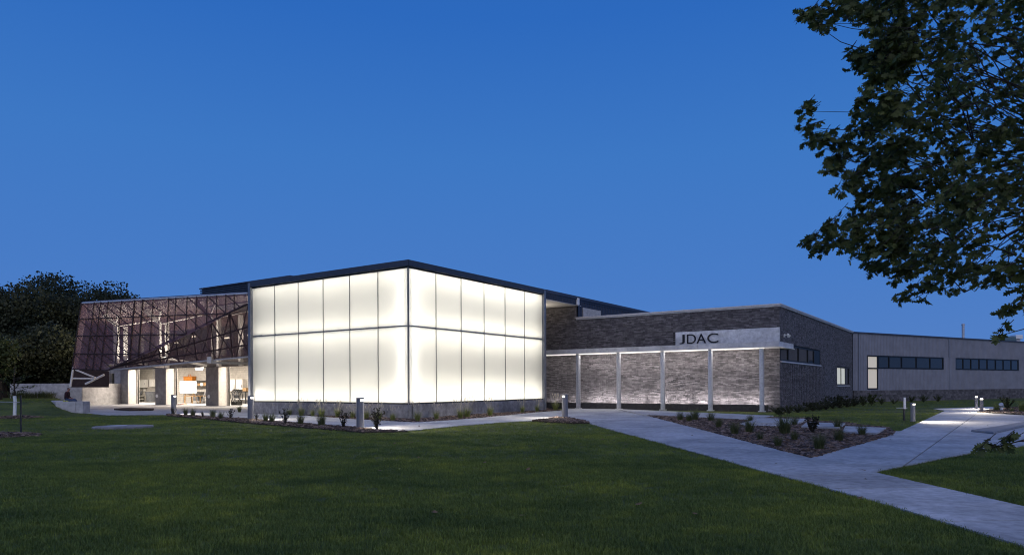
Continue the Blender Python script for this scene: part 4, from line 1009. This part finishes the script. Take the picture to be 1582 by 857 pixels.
# young tree with a white guard, stakes and wire
yt = G(22.5, 645.5); z0 = gz(yt[0], yt[1])
o = thing('young_tree', 'slim young tree with a white trunk guard and a few leafy twigs', 'tree', (yt[0], yt[1], z0))
X, Y = yt[:2]
obj('trunk', MB().tube([(X, Y, z0), (X+.03, Y, z0+.9), (X-.02, Y, z0+1.9), (X+.02, Y, z0+2.6)], [.05, .045, .03, .012], 8), M['bark'], o)
obj('trunk_guard', MB().tube([(X, Y, z0+.03), (X+.02, Y, z0+.55), (X+.035, Y, z0+.85), (X-.0, Y, z0+1.12)], .078, 12), M['guard'], o)
lb = MB(); lf = MB()
for k in range(16):
    zz = z0+random.uniform(1.25, 2.4); a = random.uniform(0, 6.28); L = random.uniform(.5, 1.1); e_ = Vector((X+math.cos(a)*L, Y+math.sin(a)*L, zz+random.uniform(-.1, .35)))
    lb.tube([(X, Y, zz-.1), e_], [.014, .004], 5)
    for _ in range(16):
        p = Vector((X, Y, zz-.1)).lerp(e_, random.uniform(.35, 1.05)); d = Vector((random.gauss(0, 1), random.gauss(0, 1), random.gauss(-.4, .6))).normalized()*random.uniform(.07, .13); s_ = d.cross(Vector((random.random(), 1, random.random()))).normalized()*.03
        lf.add([p, p+d*.5+s_, p+d, p+d*.5-s_], [(0, 1, 2, 3)])
obj('twigs', lb, M['bark'], o); obj('leaves', lf, M['brightleaf'], o)
sp_ = G(32.3, 672)
o = thing('tree_stake', 'thin dark metal stake with a pale wire in the left lawn', 'stake', (sp_[0], sp_[1], 0))
obj('stake', MB().box(FW, sp_[0]-.02, sp_[0]+.02, sp_[1]-.02, sp_[1]+.02, -.2, 1.28), M['darkmetal'], o)
obj('wire', MB().tube([(sp_[0], sp_[1], 1.06), (sp_[0]-2.5, sp_[1]+.4, 1.10)], .008, 5), M['steel'], o)

# big oak overhanging from the right
LV = [(0,.01),(.10,.05),(.14,.24),(.24,.22),(.27,.14),(.36,.38),(.50,.42),(.47,.26),(.52,.17),(.68,.33),(.80,.30),(.74,.16),(.88,.12),(1.0,0)]
LV = LV+[(x, -y) for x, y in LV[-2:0:-1]]
lb_ = MB(); lb_.add([(x, y, .06*x*x-.25*y*y) for x, y in LV], [tuple(range(len(LV)))])
leafme = lb_.mesh('oak_leaf'); leafme.materials.append(M['oakleaf'])
ok = thing('oak_tree', 'large dark oak whose leafy boughs hang into the upper right of the picture', 'tree', (15.5, 14, 0))
TK = Vector((15.5, 14, 0))
obj('trunk', MB().tube([TK-Vector((0, 0, .2)), TK+Vector((0, 0, 1)), TK+Vector((-.2, .1, 4)), TK+Vector((-.5, 0, 8)), TK+Vector((-.8, .3, 12))], [.55, .40, .34, .25, .08], 14), M['bark'], ok)
lobes = [(1238,26,9),(1252,32,12),(1268,36,12),(1284,16,14),(1303,12,15),(1320,20,16),(1340,40,16),(1345,12,18),
 (1313,86,10),(1325,104,15),(1345,92,16),(1340,122,12),(1366,70,24),(1372,110,24),
 (1236,172,8),(1240,196,11),(1252,216,13),(1268,226,12),(1284,246,14),(1297,222,13),(1318,178,13),(1336,156,14),(1330,205,18),(1310,238,16),(1352,190,22),
 (1284,270,9),(1300,288,13),(1322,272,17),(1318,304,14),(1350,250,22),(1356,290,18),
 (1246,378,8),(1262,384,11),(1272,356,9),(1284,372,13),(1303,378,15),(1300,345,12),(1326,398,14),(1342,414,11),(1322,352,16),(1346,330,20),(1350,380,18),
 (1376,330,22),(1380,372,22),(1392,420,14),(1388,462,10),(1404,452,15),(1424,452,15),(1444,440,18),(1464,450,12),(1414,410,20),(1440,395,26),(1475,420,22),(1503,430,16),(1532,440,10),(1550,425,16),
 (1580,463,7),(1562,478,5),(1540,486,4),(1572,440,14),(1590,430,22)]
for gx in range(1385, 1660, 42):
    for gy in range(-50, 420, 42): lobes.append((gx+random.uniform(-14, 14), gy+random.uniform(-14, 14), random.uniform(22, 32)))
for gx in range(1385, 1640, 55):
    for gy in range(-10, 400, 60): lobes.append((gx+random.uniform(-20, 20), gy+random.uniform(-20, 20), random.uniform(20, 30)))
low = [(1513,695,7,8.5),(1530,692,4,8.5),(1543,690,4,8.5),(1538,520,5,8.5),(1585,480,8,9)]
leaves = []; tw = MB(); limbs = MB()
def spray(c, r, Y, dens=1.0):
    n = max(9 if dens >= 1 else (5 if dens > .6 else 2), int(.038*r*r*dens)); rm = r*Y/F_PX
    for _ in range(n):
        v = Vector(rng.normal(size=3)).normalized()*rm*random.random()**.45; v.y *= 1.6
        tip = c+v; base = tip+Vector((random.uniform(.10, .35), random.uniform(-.1, .1), random.uniform(.05, .25)))
        tw.tube([base, tip], [.006, .003], 3, False)
        for _ in range(random.randint(4, 7)):
            p = base.lerp(tip, random.uniform(.2, 1)); a = random.uniform(0, 6.28)
            d = Vector((math.cos(a), math.sin(a), random.uniform(-1.3, .15))).normalized(); nz_ = Vector(rng.normal(size=3)); s_ = d.cross(nz_).normalized(); nn = d.cross(s_)
            L = random.uniform(.085, .165); mw = Matrix((d*L, s_*L*.95, nn*L)).transposed().to_4x4(); mw.translation = p; leaves.append(mw)
for i, (x, y, r) in enumerate(lobes):
    Y = random.uniform(10.2, 13.5) if x < 1390 else random.uniform(9.5, 16)
    c = Vector(at(x, y, Y)); spray(c, r*1.15 if x < 1385 else r, Y, 1.15 if x < 1385 else (.72 if i < 66 else .58))
    hub = Vector(at(min(1700, max(x+130, 1480)), y*.62+150, 13.5)) if i % 2 else Vector(at(1620, y*.5+130, 13.5))
    md_ = c.lerp(hub, .45)+Vector((0, random.uniform(-.3, .3), random.uniform(.0, .35)))
    if i % 3 == 0 or x < 1380: m2_ = c.lerp(hub, .2)+Vector((random.uniform(-.15, .15), random.uniform(-.2, .2), random.uniform(-.12, .2))); limbs.tube([hub, hub.lerp(md_, .5)+Vector((0, random.uniform(-.3, .3), random.uniform(-.25, .25))), md_, m2_, c], [.016, .012, .009, .006, .003], 5, False)
for k in range(14):
    h_ = Vector(at(1620+random.uniform(-100, 30), random.uniform(20, 380), random.uniform(12.5, 14.5)))
    limbs.tube([TK+Vector((-.3, 0, random.uniform(4, 8))), (TK+Vector((-.3, 0, 6))).lerp(h_, .6)+Vector((0, 0, .5)), h_], [.12, .07, .026], 7, False)
for x, y, r, Y in low:
    c = Vector(at(x, y, Y)); spray(c, r*.85, Y, .35); hb = Vector(at(1660, y-18, Y+.4)); limbs.tube([hb, c.lerp(hb, .4)+Vector((0, 0, .05)), c], [.014, .008, .004], 4, False)
limbs.tube([Vector(at(1660, 662, 8.9)), Vector(at(1680, 480, 9.3)), Vector(at(1690, 300, 10.5)), TK+Vector((-.4, 0, 7.5))], [.014, .03, .05, .09], 6, False)
obj('limbs', limbs, M['bark'], ok); obj('twigs', tw, M['bark'], ok, kind='stuff')
def inview(mw):
    p = mw.translation
    if p.y < 1: return False
    x, y = CX+F_PX*p.x/p.y, Y0-F_PX*(p.z-H)/p.y
    return -5 < x < 1582 and -5 < y < 857
leaves.sort(key=lambda mw: (not inview(mw), mw.translation.y/mw.col[0].length))
off = Matrix.Translation(-ok.location)
for mw in leaves[:300]:
    o = bpy.data.objects.new('leaf', leafme); COL.objects.link(o); o.parent = ok; o.matrix_local = off @ mw
fb_ = MB(); base = [Vector((x, y, .06*x*x-.25*y*y)) for x, y in LV]; fc = [tuple(range(len(LV)))]
for mw in leaves[300:]: fb_.add([mw @ v for v in base], fc)
obj('foliage', fb_, M['oakleaf'], ok, kind='stuff')
fl_ = []
for _ in range(60):
    Yf = random.uniform(7, 30); Xf = random.uniform(-.2, .78)*Yf; fl_.append((Xf, Yf, .055))
sl_ = bpy.data.objects.new('fallen_leaf', None)
lm_ = bpy.data.meshes.new('fallen_leaf'); lm_.from_pydata([(x*.09, y*.09, .02*x*x) for x, y in LV], [], [tuple(range(len(LV)))]); lm_.materials.append(mat('dry_leaf', (.16, .10, .05), .9, var=.3))
bpy.data.objects.remove(sl_); scatter('fallen_leaves', fl_, [bpy.data.objects.new('fallen_leaf', lm_)], .7, 1.2)
print('oak leaves', len(leaves), 'lawn tufts', len(pts))

# ================================================================== THINGS IN THE WORKSHOP BAYS
PI_ = DEEP-.02
def wallbox(x0, y0, x1, y1, p0, p1, F=F1):
    q0, z0 = F.hit_p(x1, y1, p0); q1, z1 = F.hit_p(x0, y0, p0)
    return q0, q1, z0, z1, p0, p1
def it(name, label, cat, x0, y0, x1, y1, depth, m, p=None, floor=False, parts=None):
    p1 = PI_ if p is None else p+depth; p0 = p1-depth
    q0, q1, z0, z1, _, _ = wallbox(x0, y0, x1, y1, p0, p1)
    if floor: z0 = ZFL+.003
    o = thing(name, label, cat, F1((p0+p1)/2, (q0+q1)/2, z0)); return o, p0, p1, q0, q1, z0, z1
o, p0, p1, q0, q1, z0, z1 = it('electrical_cabinet', 'larger white electrical cabinet on the back wall of the left bay', 'cabinet', 214.6, 586.5, 223.8, 598.5, .35, None)
obj('cabinet_box', MB().box(F1, p0, p1, q0, q1, z0, z1), M['white'], o, bevel=.02); obj('dark_side', MB().box(F1, p0-.0, p1, q1+.01, q1+.28, z0+.05, z1-.05), M['greybin'], o); obj('handle', MB().box(F1, p0-.03, p0-.002, q0+.06, q0+.1, (z0+z1)/2-.1, (z0+z1)/2+.1), M['greybin'], o)
o, p0, p1, q0, q1, z0, z1 = it('electrical_cabinet', 'smaller white electrical cabinet beside the right jamb of the left bay', 'cabinet', 230.5, 585.6, 236.3, 597, .3, None)
obj('cabinet_box', MB().box(F1, p0, p1, q0, q1, z0, z1), M['white'], o, bevel=.02); obj('dark_side', MB().box(F1, p0, p1, q1+.01, q1+.12, z0, z1), M['greybin'], o); obj('conduit', MB().tube([F1(p1-.08, (q0+q1)/2, z1), F1(p1-.08, (q0+q1)/2, 3.6)], .03, 6), M['steel'], o)
o, p0, p1, q0, q1, z0, z1 = it('trash_bin', 'grey rolling trash bin on the floor of the left bay', 'bin', 224, 604.5, 233.5, 620, .7, None, floor=True)
c = F1((p0+p1)/2, (q0+q1)/2); rB = (q1-q0)/2
obj('bin_body', MB().lathe([(rB*.78, z0), (rB, z1-.08), (rB*.94, z1-.08), (.02, z1-.1)], (c[0], c[1], 0), 20), M['greybin'], o); obj('rim', MB().lathe([(rB*1.0, z1-.08), (rB*1.06, z1-.06), (rB*1.06, z1), (rB*.9, z1)], (c[0], c[1], 0), 20), M['greybin'], o)
o, p0, p1, q0, q1, z0, z1 = it('notice', 'small white paper notice on the left bay wall above the bin', 'notice', 220.8, 599, 224.8, 604, .02, None)
obj('sheet', MB().box(F1, p0, p1, q0, q1, z0, z1), M['white'], o)
o, p0, p1, q0, q1, z0, z1 = it('tool_stand', 'low dark stand heaped with tools at the left of the left bay', 'tool stand', 206, 611, 214, 621, .6, None, floor=True)
b = MB()
for s in (q0, q1-.06):
    for pp in (p0, p1-.06): b.box(F1, pp, pp+.06, s, s+.06, z0, z1)
obj('frame', b, M['darkmetal'], o); obj('shelf', MB().box(F1, p0+.001, p1-.001, q0+.001, q1-.001, z0+.25, z0+.30).box(F1, p0+.001, p1-.001, q0+.001, q1-.001, z1-.04, z1+.01), M['white'], o)
b = MB()
for k in range(5):
    q = q0+(q1-q0)*(k+.5)/5; b.tube([F1(p0+.2, q, z1), F1(p1-.05, q+random.uniform(-.35, .35), z1+random.uniform(.25, .65))], .035, 6)
obj('tools', b, M['greybin'], o)
# whiteboard easel
o, p0, p1, q0, q1, z0, z1 = it('white_board', 'large blank white board on a wooden easel in the middle bay', 'board', 277.8, 588.7, 303, 607, .05, None, p=11.4)
obj('panel', MB().box(F1, p0, p1, q0, q1, z0, z1), mat('blank_board', (.85, .84, .80), .6), o)
for k in (.2, .66): obj('leg', MB().tube([F1(p1+.03, q0+(q1-q0)*k, z1), F1(p1+.05, q0+(q1-q0)*(k+.08), ZFL)], .035, 6), M['wood'], o)
obj('leg', MB().tube([F1(p1+.1, (q0+q1)/2, z1), F1(p1+.9, (q0+q1)/2, ZFL)], .035, 6), M['wood'], o); obj('tray', MB().box(F1, p0-.06, p1+.02, q0+.4, q1-.4, z0-.05, z0-.005), M['wood'], o)
# wall shelf with crate
o, p0, p1, q0, q1, z0, z1 = it('wall_shelf', 'dark shelving with boards and boxes on the middle bay back wall', 'shelf', 282, 588.0, 319, 606, .5, None)
for k, zz in enumerate((z0, (z0+z1)/2, z1-.06)): obj('shelf_board', MB().box(F1, p0, p1, q0, q1, zz, zz+.06), M['darkmetal'], o)
for q in (q0, q1-.06): obj('upright', MB().box(F1, p0+.1, p0+.16, q, q+.06, ZFL, z1+.3), M['darkmetal'], o)
zS = z1+.003; zMid = (z0+z1)/2+.063
c0, c1 = F1.hit_p(296, 585, p0)[0], F1.hit_p(282.8, 585, p0)[0]
o = thing('orange_crate', 'bright orange crate on top of the shelving behind the white board', 'crate', F1(p0+.25, (c0+c1)/2, zS))
zc = F1.hit_p(290, 581, p0)[1]
obj('crate_body', MB().box(F1, p0+.03, p0+.45, c0, c1, zS, zc-.08), M['orange'], o, bevel=.03); obj('lid', MB().box(F1, p0+.01, p0+.47, c0-.03, c1+.03, zc-.075, zc), M['orange'], o); obj('handle', MB().tube([F1(p0+.24, c0+.5, zc), F1(p0+.24, c0+.6, zc+.16), F1(p0+.24, c1-.6, zc+.16), F1(p0+.24, c1-.5, zc)], .03, 6), M['orange'], o)
for k, (x, lab, mm, h) in enumerate(((306, 'small wooden box on the middle shelf right of the white board', 'wood', .22), (310.5, 'small white carton on the middle shelf right of the white board', 'white', .26), (315.5, 'small orange brown box at the right end of the middle shelf', 'wood', .3))):
    q = F1.hit_p(x, 595, p0)[0]; o = thing('storage_box', lab, 'box', F1(p0+.2, q, zMid), 0, 'boxes on the shelving')
    obj('carton', MB().box(F1, p0+.05, p0+.4, q-.2, q+.2, zMid, zMid+h), M[mm], o); obj('flap', MB().box(F1, p0+.03, p0+.42, q-.21, q+.21, zMid+h+.002, zMid+h+.03), M[mm], o)
o, p0, p1, q0, q1, z0, z1 = it('workbench', 'wooden workbench below the shelving in the middle bay', 'workbench', 284, 610.5, 309, 621, .8, None, p=12.7, floor=True)
obj('top', MB().box(F1, p0, p1, q0, q1, z1-.07, z1), M['wood'], o)
for s in (q0+.02, q1-.1):
    for pp in (p0+.02, p1-.1): obj('leg', MB().box(F1, pp, pp+.08, s, s+.08, z0, z1-.072), M['wood'], o)
obj('drawer', MB().box(F1, p0+.05, p1-.1, q0+.4, (q0+q1)/2, z0+.2, z1-.08), M['greybin'], o)
zt_ = z1+.003; q = (q0+q1)/2
o = thing('grinder', 'dark bench tool standing on the workbench', 'tool', F1(p0+.4, q, zt_)); obj('motor', MB().tube([F1(p0+.4, q-.3, zt_+.17), F1(p0+.4, q+.3, zt_+.17)], .14, 14), M['greybin'], o); obj('foot', MB().box(F1, p0+.3, p0+.5, q-.15, q+.15, zt_, zt_+.06), M['greybin'], o)
o, p0, p1, q0, q1, z0, z1 = it('step_ladder', 'grey metal step stool at the right of the middle bay', 'ladder', 311.5, 605, 317.5, 620, .6, None, p=12.4, floor=True)
for s in (q0, q1-.06):
    obj('rail', MB().tube([F1(p0, s+.03, z0), F1(p0+.3, s+.03, z1)], .035, 6), M['steel'], o); obj('rail', MB().tube([F1(p1, s+.03, z0), F1(p0+.34, s+.03, z1)], .03, 6), M['steel'], o)
for k in range(4): zz = z0+(z1-z0)*(k+1)/4.3; obj('step', MB().box(F1, p0+.3*(k+1)/4.3-.06, p0+.3*(k+1)/4.3+.14, q0+.06, q1-.06, zz, zz+.04), M['steel'], o)
o, p0, p1, q0, q1, z0, z1 = it('hanging_light', 'bluish fluorescent light hanging under the lintel of the middle bay', 'light', 302, 568.6, 310.5, 571.2, .2, None, p=9.4)
obj('housing', MB().box(F1, p0, p1, q0-.1, q1+.1, z1+.02, z1+.12), M['white'], o); obj('tube', MB().box(F1, p0+.03, p1-.03, q0, q1, z0, z1), M['tube'], o)
for q in (q0, q1): obj('chain', MB().tube([F1(p0+.1, q, z1+.12), F1(p0+.1, q, ZL+.55)], .01, 5), M['steel'], o)
q0, q1 = F1.hit_p(284, 624, 9.6)[0], F1.hit_p(273, 624, 9.6)[0]
o = thing('timber_offcuts', 'reddish boards lying on the floor at the left of the middle bay', 'boards', F1(9.6, (q0+q1)/2, ZFL))
for k in range(3): obj('board', MB().box(F1, 9.4+k*.22, 9.58+k*.22, q0+.1*k, q1-.15*k, ZFL+.003, ZFL+.06), mat('red_board', (.20, .07, .05), .8) if k == 0 else M['wood'], o)
# right bay
for k, (x0, x1, lab) in enumerate(((352.3, 363, 'left one of two pale wall cupboards in the right bay'), (364.3, 374.5, 'right one of two pale wall cupboards in the right bay'))):
    o, p0, p1, q0, q1, z0, z1 = it('wall_cupboard', lab, 'cupboard', x0, 585.3, x1, 601.5, .4, None); o['group'] = 'pale wall cupboards'
    obj('carcass', MB().box(F1, p0+.03, p1, q0, q1, z0, z1), M['blocklit'], o)
    obj('door', MB().box(F1, p0, p0+.026, q0+.02, q1-.02, z0+.02, z1-.02), M['white'], o); obj('handle', MB().box(F1, p0-.03, p0-.002, q0+.1, q0+.14, z0+.2, z0+.45), M['darkmetal'], o)
o, p0, p1, q0, q1, z0, z1 = it('workbench', 'dark steel bench under the two cupboards in the right bay', 'workbench', 352, 604, 379, 622, .7, None, floor=True)
obj('top', MB().box(F1, p0, p1, q0, q1, z1-.08, z1), M['darkmetal'], o)
for s in (q0+.02, q1-.1): obj('leg', MB().box(F1, p0+.04, p0+.12, s, s+.08, z0, z1-.082), M['darkmetal'], o)
obj('lower_shelf', MB().box(F1, p0+.13, p1, q0+.12, q1-.12, z0+.35, z0+.42), M['white'], o)
for k, (f, lab, mm) in enumerate(((.85, 'white carton at the left end of the dark bench', 'white'), (.12, 'tan carton at the right end of the dark bench', 'wood'))):
    q = q0+(q1-q0)*f; o = thing('storage_box', lab, 'box', F1(p0+.3, q, z1)); obj('carton', MB().box(F1, p0+.1, p0+.5, q-.25, q+.25, z1+.003, z1+.28), M[mm], o); obj('flap', MB().box(F1, p0+.09, p0+.51, q-.26, q+.26, z1+.282, z1+.30), M[mm], o)
q, z = F1.hit_p(365.5, 616, 9.9)
o = thing('drum_fan', 'big round dark drum fan standing on the floor of the right bay', 'fan', F1(9.9, q, ZFL)); rF = .58; zF = ZFL+.12+rF
rg = MB(); n = 28
ring = lambda r, p: [F1(p, q+r*math.cos(2*math.pi*k/n), zF+r*math.sin(2*math.pi*k/n)) for k in range(n+1)]
for pp in (9.75, 9.9, 10.05): rg.tube(ring(rF, pp), .035, 5, False)
obj('drum', rg, M['rubber'], o)
for pp in (9.72,):
    for r in (.15, .28, .42): obj('guard_ring', MB().tube(ring(r, pp), .012, 4, False), M['greybin'], o)
obj('motor', MB().tube([F1(9.78, q, zF), F1(10.05, q, zF)], .13, 12), M['darkmetal'], o)
for k in range(4):
    a = k*math.pi/2+.4; obj('fan_blade', MB().quadplate([F1(9.86, q+.1*math.cos(a), zF+.1*math.sin(a)), F1(9.84, q+.52*math.cos(a-.25), zF+.52*math.sin(a-.25)), F1(9.93, q+.52*math.cos(a+.25), zF+.52*math.sin(a+.25))], .012), M['greybin'], o)
for s in (-.35, .35): obj('foot', MB().box(F1, 9.65, 10.15, q+s-.04, q+s+.04, ZFL+.003, ZFL+.3), M['rubber'], o)
